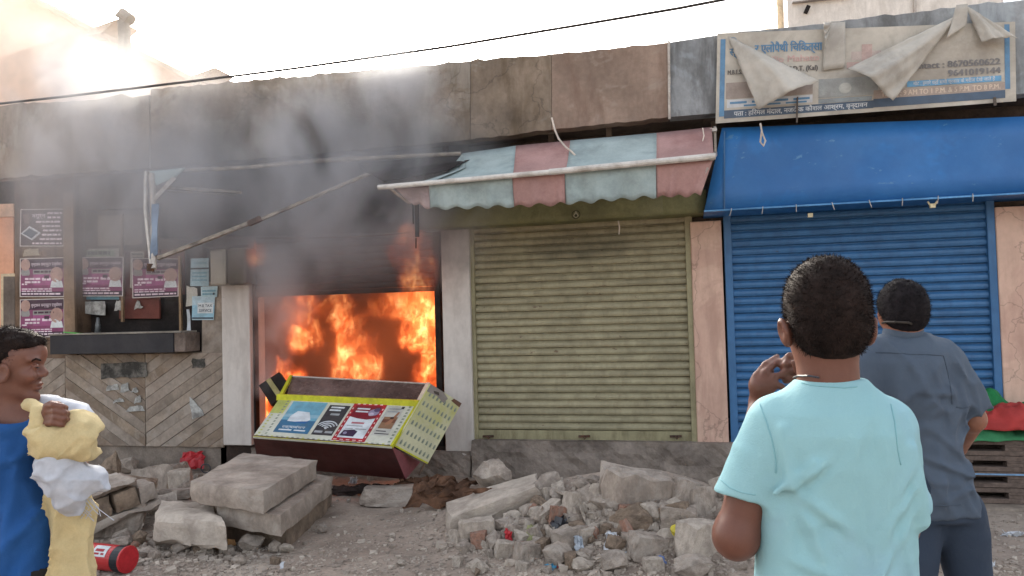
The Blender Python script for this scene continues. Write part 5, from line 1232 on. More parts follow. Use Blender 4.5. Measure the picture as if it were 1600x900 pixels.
def add_hair(parent, fn, lo, hi, h, mat, n, ln, centre, lean, keepfn, spread=.5, seed=1):
    V, Fc = nets(fn, lo, hi, h)
    W_ = V[:, :1]*np.array(r0)+V[:, 1:2]*np.array(f0); W_[:, 2] = V[:, 2]
    sv, sf = hair_spikes('hair', V, W_, keepfn(V), n, ln, mat, parent, lean, centre, seed=seed, spread=spread)
    fl = Fc.tolist()+(sf+len(W_)).tolist(); o = mesh_obj('hair', np.vstack([W_, sv]), fl, mat, parent, smooth=True); return o
from mathutils.bvhtree import BVHTree
def stitch(obj, pts, name, mat, parent, r_=.0018, n=8, lift=.0005):
    """a seam: a thin cord laid on the surface of a garment"""
    me = obj.data; off = base_of(parent); bt_ = BVHTree.FromPolygons([v_.co+off for v_ in me.vertices], [p_.vertices[:] for p_ in me.polygons])
    P = []
    for (x0, y0), (x1, y1) in zip(pts, pts[1:]):
        for k in range(n):
            t = k/n; h_ = bt_.ray_cast(CAM, ray(x0+(x1-x0)*t, y0+(y1-y0)*t).normalized())
            if h_[0]: P.append(h_[0]+h_[1]*lift*(1 if h_[1].dot(h_[0]-CAM) < 0 else -1))
    Q = []
    for p in P:
        if Q and (p-Q[-1]).length > .03: break
        if not Q or (p-Q[-1]).length > .001: Q.append(p)
    if len(Q) > 2: return MB().tube(Q, r_, 5).build(name, mat, parent, smooth=True)
def finger(pts, r1, r2):
    def f(P):
        d = None; n = len(pts)-1
        for i in range(n):
            e = cap(P, pts[i], pts[i+1], r1+(r2-r1)*i/n, r1+(r2-r1)*(i+1)/n); d = e if d is None else smin(d, e, .004)
        return d
    return f

# ---------------- man in the teal shirt (from behind, hands raised before his face)
def man_teal():
    D = 1.66; base = L(1292, 492, D); gx, gy = base[0], base[1]
    root = thing('person', 'man in pale teal T-shirt seen from behind in the foreground with raised hands', 'person', Vector(r0*gx+f0*gy))
    hc = L(1290, 479, D); nb = L(1294, 615, D)
    earL, earR = L(1226, 520, D+.0), L(1361, 518, D+.0)
    sL, sR = L(1200, 672, D), L(1388, 676, D)
    eL, eR = L(1150, 838, D+.0), L(1400, 822, D+.14)
    wL, wR = L(1188, 628, 1.98), L(1256, 622, 2.0)
    ank = [np.array([gx-.10, gy-.02, .08]), np.array([gx+.12, gy+.03, .08])]; hip = [np.array([gx-.085, gy, .92]), np.array([gx+.095, gy, .92])]; kn = [np.array([gx-.095, gy+.02, .5]), np.array([gx+.11, gy+.04, .5])]
    H = 1.95
    pL = [L(1190, 612, H), L(1186, 596, H), L(1196, 590, H)]
    def skin(P):
        d = ell(P, hc, (.083, .098, .108)); d = smin(d, ell(P, hc+[0, .035, -.06], (.064, .075, .085)), .03)
        d = smin(d, cap(P, hc+[0, .0, -.06], nb+[0, 0, -.03], .060, .066), .03)
        d = smin(d, cap(P, nb+[-.07, 0, -.05], nb+[.07, 0, -.05], .04, .04), .04)
        for e, s_ in ((earL, -1), (earR, 1)):
            ed = ell(P, e, (.0125, .022, .034), rotm('Y', s_*14)); ed = smax(ed, -ell(P, e+[s_*.012, -.004, 0], (.008, .012, .02)), .004); d = smin(d, ed, .008)
        d = smin(d, ell(P, hc+[0, .125, -.055], (.014, .02, .022)), .012)   # nose
        d = smin(d, ell(P, hc+[0, .10, -.025], (.05, .015, .012)), .015)   # brow
        d = smax(d, -ell(P, hc+[-.03, .118, -.035], (.014, .012, .008)), .006); d = smax(d, -ell(P, hc+[.03, .118, -.035], (.014, .012, .008)), .006)
        d = smin(d, ell(P, hc+[0, .103, -.093], (.024, .012, .007)), .006)
        for s_, e, w_ in ((sL, eL, wL), (sR, eR, wR)):
            a = cap(P, s_, e, .044, .042); a = smin(a, ell(P, e, (.044, .05, .046)), .02); a = smin(a, cap(P, e, w_, .044, .027), .02); d = np.minimum(d, a)
        # left hand: palm seen from its back edge, fingers up to the right
        h = cap(P, wL, L(1190, 602, H), .026, .030); h = smin(h, cap(P, L(1186, 603, H), L(1203, 600, H-.01), .021, .019), .016)
        for pts, a, b in (([L(1178, 600, H), L(1181, 588, H+.0), L(1196, 569, H+.01), L(1215, 557, H+.03)], .0105, .0078),
                          ([L(1189, 596, H-.01), L(1196, 582, H-.012), L(1206, 572, H-.0), L(1217, 564, H+.015)], .0105, .0080),
                          ([L(1204, 598, H-.02), L(1210, 588, H-.02), L(1220, 586, H-.015), L(1231, 592, H+.0)], .0098, .0076),
                          ([L(1202, 606, H-.02), L(1212, 600, H-.025), L(1221, 604, H-.02), L(1226, 609, H-.01)], .009, .0070),
                          ([L(1196, 604, H+.02), L(1202, 590, H+.03), L(1205, 578, H+.035)], .012, .0085)):
            h = smin(h, finger(pts, a, b)(P), .006)
        d = smin(d, h, .012)
        g = cap(P, wR, L(1257, 590, H+.02), .026, .030); g = smin(g, ell(P, L(1255, 580, H+.01), (.026, .022, .034)), .012)
        for pts, a, b in (([L(1257, 564, H+.02), L(1247, 555, H-.0), L(1233, 556, H-.012), L(1226, 561, H+.0)], .0105, .0078),
                          ([L(1255, 574, H+.01), L(1243, 568, H-.01), L(1229, 568, H-.016), L(1223, 574, H-.0)], .0105, .0080),
                          ([L(1255, 584, H+.01), L(1243, 580, H-.01), L(1229, 580, H-.016), L(1223, 585, H-.0)], .0102, .0078),
                          ([L(1255, 594, H+.01), L(1243, 591, H-.01), L(1233, 592, H-.014), L(1227, 596, H-.0)], .0092, .0070),
                          ([L(1255, 590, H-.03), L(1247, 578, H-.045), L(1241, 566, H-.045)], .0115, .0085)):
            g = smin(g, finger(pts, a, b)(P), .006)
        return smin(d, g, .012)
    lo, hi = box_of([hc, sL, sR, eL, eR, wL, wR, L(1240, 550, 2.02)], [.075, .12, .075]); hi[2] = hc[2]+.13; hi[1] = max(hi[1], 2.1)
    def legs_skin(P):
        d = skin(P)
        return d
    sdf_obj('body', skin, lo, hi, .0048, skin1, root)
    def tz(py): return L(1292, py, D)[2]
    c = lambda px, py: L(px, py, D)
    keys = []
    for py, x0_, x1_, ry, fy in ((1180, 1172, 1418, .10, .0), (1010, 1172, 1420, .105, .0), (900, 1178, 1414, .105, .0), (800, 1184, 1412, .108, 0), (720, 1180, 1416, .115, 0), (670, 1180, 1414, .113, 0), (640, 1188, 1404, .098, .0), (622, 1210, 1384, .082, .0), (606, 1230, 1362, .07, 0), (592, 1243, 1350, .062, .005)):
        a, b = c(x0_, py), c(x1_, py); keys.append((a[2]*.5+b[2]*.5, (a[0]+b[0])/2, D-gy+gy+fy, (b[0]-a[0])/2, ry))
    cufL = c(1150, 772); 
    X0, X1 = c(1190, 800)[0], c(1405, 800)[0]; sr = rsegs(16, X0, X1, tz(990), tz(720), 65, 22, .08, .22, 5)+rsegs(12, X0, X1, tz(1000), tz(780), 15, 18, .06, .16, 6); sr = [(*q[:5], q[5]*.55) for q in sr]
    def shirt(P):
        d = loft(P, keys)
        s1 = cap(P, c(1205, 668), c(1153, 800), .058, .063); n_ = np.array([-.23, 0, -.97]); s1 = smax(s1, (P-c(1150, 776))@n_, .006)
        s2 = cap(P, c(1387, 668), L(1408, 800, D+.08), .057, .056); n2 = np.array([.1, .3, -.95]); s2 = smax(s2, (P-L(1406, 790, D+.06))@n2, .006)
        d = smin(d, s1, .022); d = smin(d, s2, .022)
        d = smin(d, cap(P, nb+[-.02, 0, -.015], c(1210, 646), .034, .034), .03); d = smin(d, cap(P, nb+[.02, 0, -.015], c(1380, 652), .034, .034), .03)
        # armhole creases and drag folds
        d = smin(d, cap(P, c(1205, 662)+[0, -.075, 0], c(1212, 745)+[0, -.098, 0], .006, .010), .02)
        d = smax(d, -cap(P, c(1184, 664)+[0, -.085, 0], c(1193, 752)+[0, -.105, 0], .004, .010), .014)
        d = smin(d, cap(P, c(1192, 757)+[0, -.08, 0], c(1240, 706)+[0, -.115, 0], .009, .004), .014)
        d = smin(d, cap(P, c(1388, 690)+[0, -.09, 0], c(1412, 800)+[0, -.07, 0], .008, .012), .02)
        Q = P.copy(); Q[..., 0] += .25*(P[..., 2]-1.2)*np.sign(P[..., 0]-gx)*.6
        low = np.clip((1.46-P[..., 2])/.35, 0, 1)
        w1 = (ridge(Q, (8, 4, 1.3), 1)**2-.4)*.016*(.25+low); w2 = (ridge(P@rotm('Y', 28), (11, 6, 3), 2)**3-.3)*.010*low; w3 = (ridge(P@rotm('Y', -35), (12, 6, 3.5), 3)**3-.3)*.008*(.2+low)
        w4 = (vn(P, (5, 4, 3), 6)-.5)*.02*low
        sg = [(*c(a, b)[[0, 2]], *c(e, f)[[0, 2]], w_, h_) for a, b, e, f, w_, h_ in (
            (1214, 748, 1262, 700, .8, 1.2), (1216, 752, 1300, 812, 1, 1), (1218, 760, 1262, 870, 1, .9), (1240, 690, 1246, 900, 1.4, .6), (1345, 660, 1338, 880, 1.5, .8), (1322, 700, 1326, 900, 1.1, .6),
            (1398, 640, 1414, 720, 1.1, 1.3), (1408, 730, 1350, 800, .9, .9), (1408, 760, 1340, 870, .9, .9), (1200, 850, 1290, 880, 1, .8), (1210, 900, 1330, 930, 1, .8), (1300, 940, 1410, 900, 1, .8),
            (1280, 620, 1270, 760, 1.8, .5), (1330, 620, 1350, 720, 1.8, .5), (1380, 820, 1410, 960, 1, .8), (1130, 700, 1160, 780, .9, .7), (1150, 690, 1178, 770, .9, .7))]
        d = d-w1*.6-w2*.6-w3*.6-w4-creases(P, sg+sr, .0115, .009)*(P[..., 1] < D+.05)*np.clip((.158-np.abs(P[..., 0]-gx-.003))/.05, .15, 1)
        d = smax(d, -(np.maximum(cap(P, nb+[0, .01, -.02], nb+[0, .01, .1], .058, .058), 0-(P[..., 2]-(nb[2]-.02)))), .004)
        return d
    lo2 = np.array([c(1085, 700)[0], D-.17, tz(1010)]); hi2 = np.array([c(1475, 700)[0], D+.2, tz(580)])
    so = sdf_obj('shirt', shirt, lo2, hi2, .0050, teal, root)[0]
    stitch(so, [(1186, 630), (1196, 655), (1207, 690), (1212, 720), (1212, 742)], 'armhole_seam', teal_d, root, .0015)
    stitch(so, [(1392, 632), (1398, 660), (1402, 700), (1408, 730)], 'armhole_seam', teal_d, root, .0015)
    stitch(so, [(1121, 745), (1140, 762), (1160, 770), (1184, 774)], 'cuff_hem', teal_d, root, .0012)
    stitch(so, [(1252, 598), (1268, 602), (1290, 604), (1320, 606), (1342, 604)], 'collar_seam', teal_d, root, .0015)
    # hems at cuffs and the collar seam
    def ring(cn, rx, ry, ax, n=40, r_=.003, name='seam', mat=teal_d):
        q = Vector(ax).to_track_quat('Z', 'Y'); pts = []
        for i in range(n+1):
            v_ = q @ Vector((math.cos(i*2*math.pi/n)*rx, math.sin(i*2*math.pi/n)*ry, 0))+Vector(cn); pts.append(r0*v_.x+f0*v_.y+Vector((0, 0, v_.z)))
        return MB().tube(pts, r_, 5).build(name, mat, root, smooth=True)
    pts = [L(x, y, d_) for x, y, d_ in ((1246, 592, D+.03), (1250, 588, D-.01), (1262, 589, D-.045), (1290, 593, D-.066), (1320, 596, D-.062), (1345, 598, D-.035), (1352, 598, D))]
    # cord round the neck
    pts = [L(x, y, d_) for x, y, d_ in ((1240, 590, D+.04), (1247, 587, D-.0), (1262, 587, D-.05), (1280, 590, D-.068))]
    MB().tube([r0*q[0]+f0*q[1]+Vector((0, 0, q[2])) for q in pts], .0022, 6).build('neck_cord', blackpl, root)
    def hairf(P):
        d = ell(P, hc+[0, -.004, .004], (.087, .102, .106)); d = smin(d, ell(P, hc+[0, -.03, -.05], (.074, .06, .07)), .03)
        face = P[..., 1]-(hc[1]+.055)-.25*(P[..., 2]-hc[2]); d = smax(d, face, .01)
        line = (hc[2]-.105)-P[..., 2]; d = smax(d, line+.25*np.abs(P[..., 0]-hc[0])+np.clip(P[..., 1]-hc[1], -1, 1)*.6, .012)
        for e in (earL, earR): d = smax(d, -ell(P, e+[0, .005, -.004], (.03, .026, .036)), .008)
        d -= (vn(P, (40, 40, 40), 3)-.5)*.003+(vn(P, (120, 120, 120), 4)-.5)*.0015
        return d
    add_hair(root, hairf, hc-[.11, .125, .135], hc+[.11, .12, .13], .0045, hairb, 16000, .011, hc, (0, -.1, -.35), lambda V: V[:, 2] > hc[2]-.1, .55)
    def trous(P):
        d = loft(P, [(.80, gx+.004, gy, .155, .105), (.98, gx+.004, gy, .158, .11)])
        for h_, k_, a_ in zip(hip, kn, ank): d = smin(d, smin(cap(P, h_+[0, 0, -.05], k_, .088, .066), cap(P, k_, a_+[0, 0, .0], .066, .058), .03), .03)
        return d-(ridge(P, (8, 8, 5), 7)-.5)*.008
    sdf_obj('trousers', trous, [gx-.26, gy-.17, .03], [gx+.28, gy+.2, 1.0], .012, greytr, root)
    for a_ in ank:
        sdf_obj('sandal', lambda P: smin(ell(P, a_+[0, .06, -.045], (.042, .12, .028)), cap(P, a_+[0, 0, -.04], a_+[0, 0, .0], .04, .035), .03), a_-[.09, .12, .085], a_+[.09, .22, .07], .008, leather, root)
man_teal()

# ---------------- man in the grey shirt (from behind, head turned a little right)
def man_grey():
    D = 2.78; base = L(1430, 492, D); gx, gy = base[0], base[1]
    root = thing('person', 'man in slate grey shirt and trousers with strap behind his head before the blue shutter', 'person', Vector(r0*gx+f0*gy))
    c = lambda px, py, dd=0: L(px, py, D+dd)
    hc = c(1410, 482); nb = c(1412, 520); sL, sR = c(1350, 560), c(1490, 565); eR = c(1520, 655, .02); wR = c(1498, 700, .22); eL = c(1335, 680, .05); wL = c(1370, 700, .28)
    earR = c(1441, 500, .03); earL = c(1377, 498, .03); RZ = rotm('Z', 14)
    hip = [np.array([c(1424, 820)[0], gy, .90]), np.array([c(1490, 820)[0], gy, .90])]
    kn = [np.array([c(1420, 900)[0]-.02, gy+.0, .5]), np.array([c(1500, 900)[0]+.05, gy+.04, .5])]; ank = [np.array([kn[0][0]-.02, gy, .08]), np.array([kn[1][0]+.05, gy+.02, .08])]
    def skin(P):
        d = ell(P, hc, (.073, .089, .098), RZ); d = smin(d, ell(P, hc+[.02, .04, -.06], (.06, .066, .075)), .03)
        d = smin(d, cap(P, hc+[0, 0, -.06], nb+[0, 0, -.06], .055, .06), .03)
        for e, s_ in ((earL, -1), (earR, 1)):
            d = smin(d, smax(ell(P, e, (.010, .02, .031), rotm('Y', s_*10)), -ell(P, e+[s_*.012, 0, 0], (.008, .011, .018)), .004), .008)
        f_ = hc+[.03, .09, -.04]
        d = smin(d, ell(P, f_+[.005, .025, -.01], (.013, .02, .02)), .012); d = smin(d, ell(P, f_+[0, .006, .018], (.045, .015, .012)), .014)
        d = smax(d, -ell(P, f_+[-.025, .02, .006], (.013, .012, .008)), .006); d = smax(d, -ell(P, f_+[.035, .014, .006], (.013, .012, .008)), .006)
        for s_, e, w_ in ((sL, eL, wL), (sR, eR, wR)):
            a = cap(P, s_, e, .044, .043); a = smin(a, cap(P, e, w_, .043, .029), .02); h = cap(P, w_, w_+[-.01, .06, .0], .028, .032)
            for i in range(4): h = smin(h, finger([w_+[-.03+.02*i, .09, .01], w_+[-.032+.02*i, .125, 0], w_+[-.03+.019*i, .14, -.025]], .0095, .0075)(P), .006)
            h = smin(h, finger([w_+[-.03, .04, .01], w_+[-.045, .075, .02], w_+[-.04, .1, .025]], .011, .0085)(P), .008)
            d = np.minimum(d, smin(a, h, .012))
        return d
    lo, hi = box_of([hc, sL, sR, eL, eR, wL+[0, .15, 0], wR+[0, .15, 0]], [.07, .1, .07]); hi[2] = hc[2]+.12
    sdf_obj('body', skin, lo, hi, .0068, skin2, root)
    keys = []
    for py, x0_, x1_, ry in ((1000, 1395, 1520, .1), (798, 1396, 1513, .118), (760, 1395, 1508, .115), (700, 1392, 1500, .11), (650, 1380, 1494, .11), (600, 1360, 1490, .118), (565, 1348, 1494, .11), (548, 1352, 1486, .095), (535, 1366, 1466, .08), (526, 1378, 1448, .066)):
        a, b = c(x0_, py), c(x1_, py); keys.append(((a[2]+b[2])/2, (a[0]+b[0])/2, gy, (b[0]-a[0])/2, ry))
    def shirt(P):
        d = loft(P, keys)
        for a_, b_, cu in ((c(1354, 566), c(1336, 650), c(1336, 640)), (c(1485, 572), c(1514, 650, .02), c(1512, 640, .02))):
            s1 = cap(P, a_, b_, .062, .064); n_ = (b_-a_)/np.linalg.norm(b_-a_); d = smin(d, smax(s1, (P-cu)@n_, .005), .025)
        d = smin(d, cap(P, c(1400, 530), c(1362, 552), .04, .045), .03); d = smin(d, cap(P, c(1424, 530), c(1480, 556), .04, .045), .03)
        low = np.clip((1.5-P[..., 2])/.4, 0, 1)
        w1 = (ridge(P, (9, 5, 2.4), 11)**2-.4)*.020*(.3+low); w2 = (ridge(P@rotm('Y', 40), (12, 7, 5), 12)**3-.3)*.018*low; w3 = (ridge(P@rotm('Y', -30), (13, 7, 5), 13)**3-.3)*.014
        d = d-w1-w2-w3-creases(P, SG, .014, .009)*(P[..., 1] < gy+.05)
        d = smin(d, cap(P, c(1402, 690, -.1), c(1500, 730, -.08), .006, .01), .02); d = smin(d, cap(P, c(1440, 640, -.11), c(1498, 710, -.08), .004, .008), .02)
        zh = keys[1][0]
        return smax(d, (zh+.004*np.sin(P[..., 0]*30)+.03*(P[..., 0]-gx))-P[..., 2], .004)
    SG = rsegs(14, c(1395, 700)[0], c(1500, 700)[0], c(1400, 790)[2], c(1400, 600)[2], 25, 35, .06, .18, 8)+[(*c(a, b)[[0, 2]], *c(e, f)[[0, 2]], w_, h_) for a, b, e, f, w_, h_ in ((1385, 560, 1392, 720, 1.2, .7), (1410, 570, 1420, 700, 1.1, .6), (1450, 570, 1462, 680, 1.2, .8), (1478, 585, 1490, 650, 1, 1), (1400, 700, 1500, 738, .8, 1.2), (1420, 660, 1498, 722, .8, 1), (1500, 745, 1420, 775, .8, .8), (1440, 560, 1434, 640, 1.3, .6), (1498, 590, 1518, 640, .8, .8), (1470, 720, 1506, 790, .9, .6))]
    a = c(1330, 700); b = c(1540, 700)
    so = sdf_obj('shirt', shirt, [a[0]-.06, gy-.17, keys[1][0]-.03], [b[0]+.04, gy+.17, keys[-1][0]+.03], .0070, greysh, root)[0]
    sm_ = M('shirt_seam', '434d5a')
    stitch(so, [(1474, 556), (1480, 580), (1486, 610), (1488, 635)], 'armhole_seam', sm_, root, .0018)
    stitch(so, [(1368, 551), (1390, 551), (1420, 553), (1450, 554), (1476, 556)], 'yoke_seam', sm_, root, .002)
    stitch(so, [(1494, 636), (1505, 638), (1518, 634)], 'cuff_hem', sm_, root, .002)
    stitch(so, [(1445, 789), (1470, 790), (1506, 789)], 'shirt_hem', sm_, root, .002)
    # collar, yoke seam, shoulder straps, mask strap
    def W3(q): return r0*q[0]+f0*q[1]+Vector((0, 0, q[2]))
    cn = c(1412, 521)
    def collar(P):
        d = smax(ell(P, cn+[0, .004, 0], (.069, .068, .06)), -ell(P, cn+[0, .01, .0], (.060, .060, .3)), .003); d = smax(d, P[..., 2]-cn[2]-.024, .004); d = smax(d, cn[2]-.03-P[..., 2], .004); return smax(d, P[..., 1]-cn[1]-.05, .004)
    sdf_obj('collar', collar, cn-[.09, .09, .05], cn+[.09, .09, .05], .004, greysh, root)
    for p0, p1 in (((1352, 545), (1372, 533)), ((1458, 533), (1492, 549))):
        MB().bar(W3(c(*p0, -.0)+[0, 0, .012]), W3(c(*p1, -.0)+[0, 0, .014]), .035, .008).build('shoulder_strap', M('dark_epaulette', '242b38'), root, bevel=.003)
    def hairf(P):
        d = ell(P, hc+[0, -.004, .012], (.080, .094, .094), RZ); d = smin(d, ell(P, hc+[0, -.03, -.035], (.067, .054, .056)), .03)
        d = smax(d, (P[..., 1]-hc[1])-.045-.3*(P[..., 2]-hc[2]), .01); d = smax(d, (hc[2]-.058)-P[..., 2]+np.clip(P[..., 1]-hc[1], -1, 1)*.5, .01)
        for e in (earL, earR): d = smax(d, -ell(P, e+[0, .005, -.006], (.03, .024, .032)), .008)
        top = np.clip((P[..., 2]-hc[2]-.03)/.06, 0, 1); return d-(vn(P, (70, 50, 90), 3)-.5)*.010*top-(vn(P, (120, 120, 120), 4)-.5)*.003
    add_hair(root, hairf, hc-[.11, .13, .12], hc+[.11, .12, .13], .0055, hairm, 5000, .012, hc, (0, -.2, -.2), lambda V: V[:, 2] > hc[2]-.06, .6, 2)
    MB().tube([W3(c(x, y, z)) for x, y, z in ((1378, 505, .03), (1384, 503, -.05), (1398, 503, -.092), (1418, 504, -.097), (1434, 509, -.06), (1441, 513, .01))], .0045, 6).build('mask_strap', M('strap_olive', '3d3732'), root)
    sdf_obj('beard', lambda P: ell(P, hc+[.052, .045, -.075], (.036, .045, .042)), hc+[-.02, -.02, -.14], hc+[.11, .13, -.01], .006, hairm, root)
    def trous(P):
        d = loft(P, [(.84, (hip[0][0]+hip[1][0])/2, gy, .155, .11), (1.0, gx+.005, gy, .14, .11)])
        for h_, k_, a_ in zip(hip, kn, ank): d = smin(d, smin(cap(P, h_+[0, 0, -.04], k_, .092, .072), cap(P, k_, a_, .072, .066), .03), .02)
        return d-(ridge(P, (9, 8, 3), 7)-.5)*.010-(ridge(P@rotm('Y', 30), (9, 8, 6), 9)-.5)*.006
    sdf_obj('trousers', trous, [gx-.3, gy-.17, .04], [gx+.42, gy+.22, 1.02], .01, greytr, root)
    for a_ in ank:
        sdf_obj('shoe', lambda P: smin(ell(P, a_+[0, .07, -.04], (.045, .13, .036)), cap(P, a_+[0, 0, -.04], a_+[0, 0, .02], .045, .04), .03), a_-[.09, .12, .085], a_+[.09, .24, .09], .009, leather, root)
man_grey()

# ---------------- man in the blue tunic at the left edge, in profile, carrying sacks
def man_blue():
    D = 2.33; c = lambda px, py, dd=0: L(px, py, D+dd); base = c(20, 600); gx, gy = base[0], base[1]
    root = thing('person', 'man in blue tunic at the left edge looking right with sacks over his arm', 'person', Vector(r0*gx+f0*gy))
    hc = c(14, 560)     # skull centre; he faces right (+x)
    ear = c(4, 584, -.078)
    def skin(P):
        d = ell(P, hc, (.098, .076, .092)); d = smin(d, ell(P, c(35, 596), (.049, .045, .051)), .03)
        d = smin(d, ell(P, c(52, 551), (.026, .05, .03)), .025)                       # forehead
        d = smin(d, cap(P, c(59, 566), c(69, 583), .008, .0125), .010)                # nose bridge to tip
        d = smin(d, ell(P, c(66, 586, -.008), (.009, .009, .007)), .005); d = smin(d, ell(P, c(66, 586, .008), (.009, .009, .007)), .005)
        d = smin(d, ell(P, c(54, 562, -.03), (.012, .022, .006)), .014); d = smin(d, ell(P, c(54, 562, .03), (.012, .022, .006)), .014)   # brows
        d = smax(d, -ell(P, c(61, 571, -.036), (.012, .012, .006)), .010); d = smax(d, -ell(P, c(61, 571, .036), (.012, .012, .006)), .010)
        for s_ in (-1, 1): d = smin(d, ell(P, c(56, 572, s_*.032), (.009, .012, .0065)), .004)   # lids
        d = smin(d, ell(P, c(46, 588, -.036), (.022, .014, .016)), .025); d = smin(d, ell(P, c(48, 590, .038), (.02, .016, .018)), .015)
        d = smin(d, ell(P, c(60, 600), (.012, .02, .006)), .005); d = smin(d, ell(P, c(59, 606), (.012, .018, .0065)), .005)      # lips
        d = smax(d, -ell(P, c(65, 603), (.008, .02, .0018)), .002)
        d = smin(d, ell(P, c(52, 620), (.018, .022, .016)), .014)                      # chin
        d = smin(d, cap(P, c(10, 604, -.04), c(44, 619, -.02), .009, .009), .02); d = smin(d, cap(P, c(10, 604, .04), c(44, 619, .02), .009, .009), .02)
        d = smin(d, cap(P, c(12, 600), c(16, 655), .050, .055), .03)
        d = smin(d, cap(P, c(-40, 665), c(70, 660), .05, .045), .04)
        e = smax(ell(P, ear, (.02, .010, .032), rotm('Y', 12)), -ell(P, ear+[.004, -.009, .002], (.011, .007, .019)), .004); d = smin(d, e, .006)
        # right forearm crossing the chest, fist at the shoulder strap
        a = cap(P, c(66, 688, .0), c(118, 742, -.06), .046, .040); a = smin(a, cap(P, c(118, 742, -.06), c(88, 668, -.13), .040, .028), .02)
        b = cap(P, c(-42, 685, .0), c(-62, 830, -.02), .05, .043); b = smin(b, cap(P, c(-62, 830, -.02), c(-58, 960, -.09), .042, .028), .02)
        hh = cap(P, c(-58, 960, -.09), c(-57, 985, -.1), .028, .034)
        for i in range(4): hh = smin(hh, finger([c(-72+9*i, 1000, -.1), c(-72+9*i, 1022, -.11), c(-70+9*i, 1038, -.095)], .0098, .0078)(P), .006)
        b = smin(b, hh, .01)
        H = -.15
        h = ell(P, c(82, 650, H+.015), (.038, .022, .028), rotm('Y', 10))
        for i, (x, y) in enumerate(((86, 634), (89, 643.5), (89, 653), (85, 662))):
            h = smin(h, finger([c(x-14, y, H-.006), c(x-2, y-1.5, H-.026), c(x+11, y+1, H-.022), c(x+16, y+3, H+.005), c(x+10, y+3, H+.022)], .0090, .0078)(P), .002)
        h = smin(h, finger([c(72, 640, H-.004), c(80, 631, H-.01), c(92, 631, H-.006)], .0105, .0085)(P), .006)
        return np.minimum(np.minimum(d, b), smin(a, h, .014))
    lo, hi = box_of([c(-72, 1045, -.1), c(120, 790), c(-20, 510), c(100, 640, -.15)], [.06, .08, .05]); lo[1] = gy-.24; hi[1] = gy+.14
    o, V, Wd = sdf_obj('body', skin, lo, hi, .0042, skin3, root)
    def W3(q): return r0*q[0]+f0*q[1]+Vector((0, 0, q[2]))
    def bead(name, q, r_, mat):
        sdf_obj(name, lambda P: ell(P, q, r_), np.array(q)-np.array(r_)-.006, np.array(q)+np.array(r_)+.006, .002, mat, root)
    bead('eye', c(58.5, 574.5, -.040), (.0065, .006, .0018), M('eye_dark', '15100f', rough=.2, bump=0))
    for px0, py0, px1, py1, dd, r_ in ((50, 563, 63, 561, -.052, .0032),):
        MB().tube([W3(c(px0, py0+1, dd+.006)), W3(c((px0+px1)/2, py0-2.5, dd)), W3(c(px1, py1+2, dd+.016))], r_, 5).build('eyebrow', hairb, root)
    sdf_obj('moustache', lambda P: ell(P, c(60.0, 597), (.012, .028, .0055)), c(50, 606, -.035), c(72, 588, .035), .0025, hairb, root)
    sdf_obj('chin_beard', lambda P: ell(P, c(51, 622), (.019, .030, .014))-(vn(P, (200, 200, 200), 2)-.5)*.004, c(34, 638, -.04), c(68, 606, .04), .0035, hairb, root)
    def hairf(P):
        d = ell(P, hc+[-.014, 0, .012], (.102, .084, .086)); d = smin(d, ell(P, c(44, 535), (.040, .058, .026)), .03)
        d = smax(d, -ell(P, c(66, 572), (.066, .12, .056)), .012); d = smax(d, -ell(P, c(44, 606), (.068, .14, .07)), .012)
        d = smax(d, c(0, 600)[2]-P[..., 2], .01)
        d = smax(d, -ell(P, ear+[.004, 0, -.004], (.022, .03, .03)), .006)
        return d-(vn(P, (60, 60, 60), 3)-.5)*.012-(vn(P, (130, 130, 130), 4)-.5)*.005
    add_hair(root, hairf, hc-[.14, .11, .09], hc+[.12, .11, .13], .0048, hairb, 6500, .016, hc, (.4, -.1, -.4), lambda V: V[:, 2] > hc[2]-.07, .6, 3)
    keys = []
    for py, x0_, x1_, ry in ((1120, -80, 100, .13), (1000, -80, 98, .13), (900, -70, 94, .13), (800, -60, 88, .125), (740, -56, 80, .12), (690, -52, 74, .12), (668, -50, 70, .105), (652, -40, 58, .08), (643, -26, 46, .07)):
        a, b = c(x0_, py), c(x1_, py); keys.append(((a[2]+b[2])/2, (a[0]+b[0])/2, gy, (b[0]-a[0])/2, ry))
    TG = rsegs(12, c(-20, 700)[0], c(85, 700)[0], c(0, 900)[2], c(0, 690)[2], 60, 25, .1, .26, 31)+[(*c(a, b)[[0, 2]], *c(e, f)[[0, 2]], w_, h_) for a, b, e, f, w_, h_ in ((50, 680, 20, 800, 1, 1), (62, 700, 50, 860, 1, .9), (0, 690, 40, 720, 1.2, .7), (75, 800, 30, 880, 1, 1), (84, 840, 50, 940, 1, .9))]
    def tunic(P):
        d = loft(P, keys); d = smin(d, cap(P, c(-36, 676), c(-46, 740, -.05), .06, .06), .03); d = smin(d, cap(P, c(54, 676), c(66, 720, .02), .055, .055), .03)
        d = d-(ridge(P@rotm('Y', 25), (8, 5, 3), 21)**2-.4)*.026-(ridge(P@rotm('Y', -20), (12, 7, 4), 22)**3-.3)*.016
        d = d-creases(P, TG, .014, .009)*(P[..., 1] < gy+.05)
        nk = cap(P, c(20, 640, -.03), c(20, 600, -.03), .062, .08); d = smax(d, -nk, .006)
        return d
    sdf_obj('tunic', tunic, [c(-90, 700)[0], gy-.2, keys[1][0]+.02], [c(112, 700)[0], gy+.18, keys[-1][0]+.02], .0075, bluet, root)
    hp = [np.array([gx-.1, gy, .85]), np.array([gx+.08, gy, .85])]; kn = [np.array([gx-.16, gy, .46]), np.array([gx+.13, gy, .47])]; ak = [np.array([gx-.24, gy, .09]), np.array([gx+.12, gy, .08])]
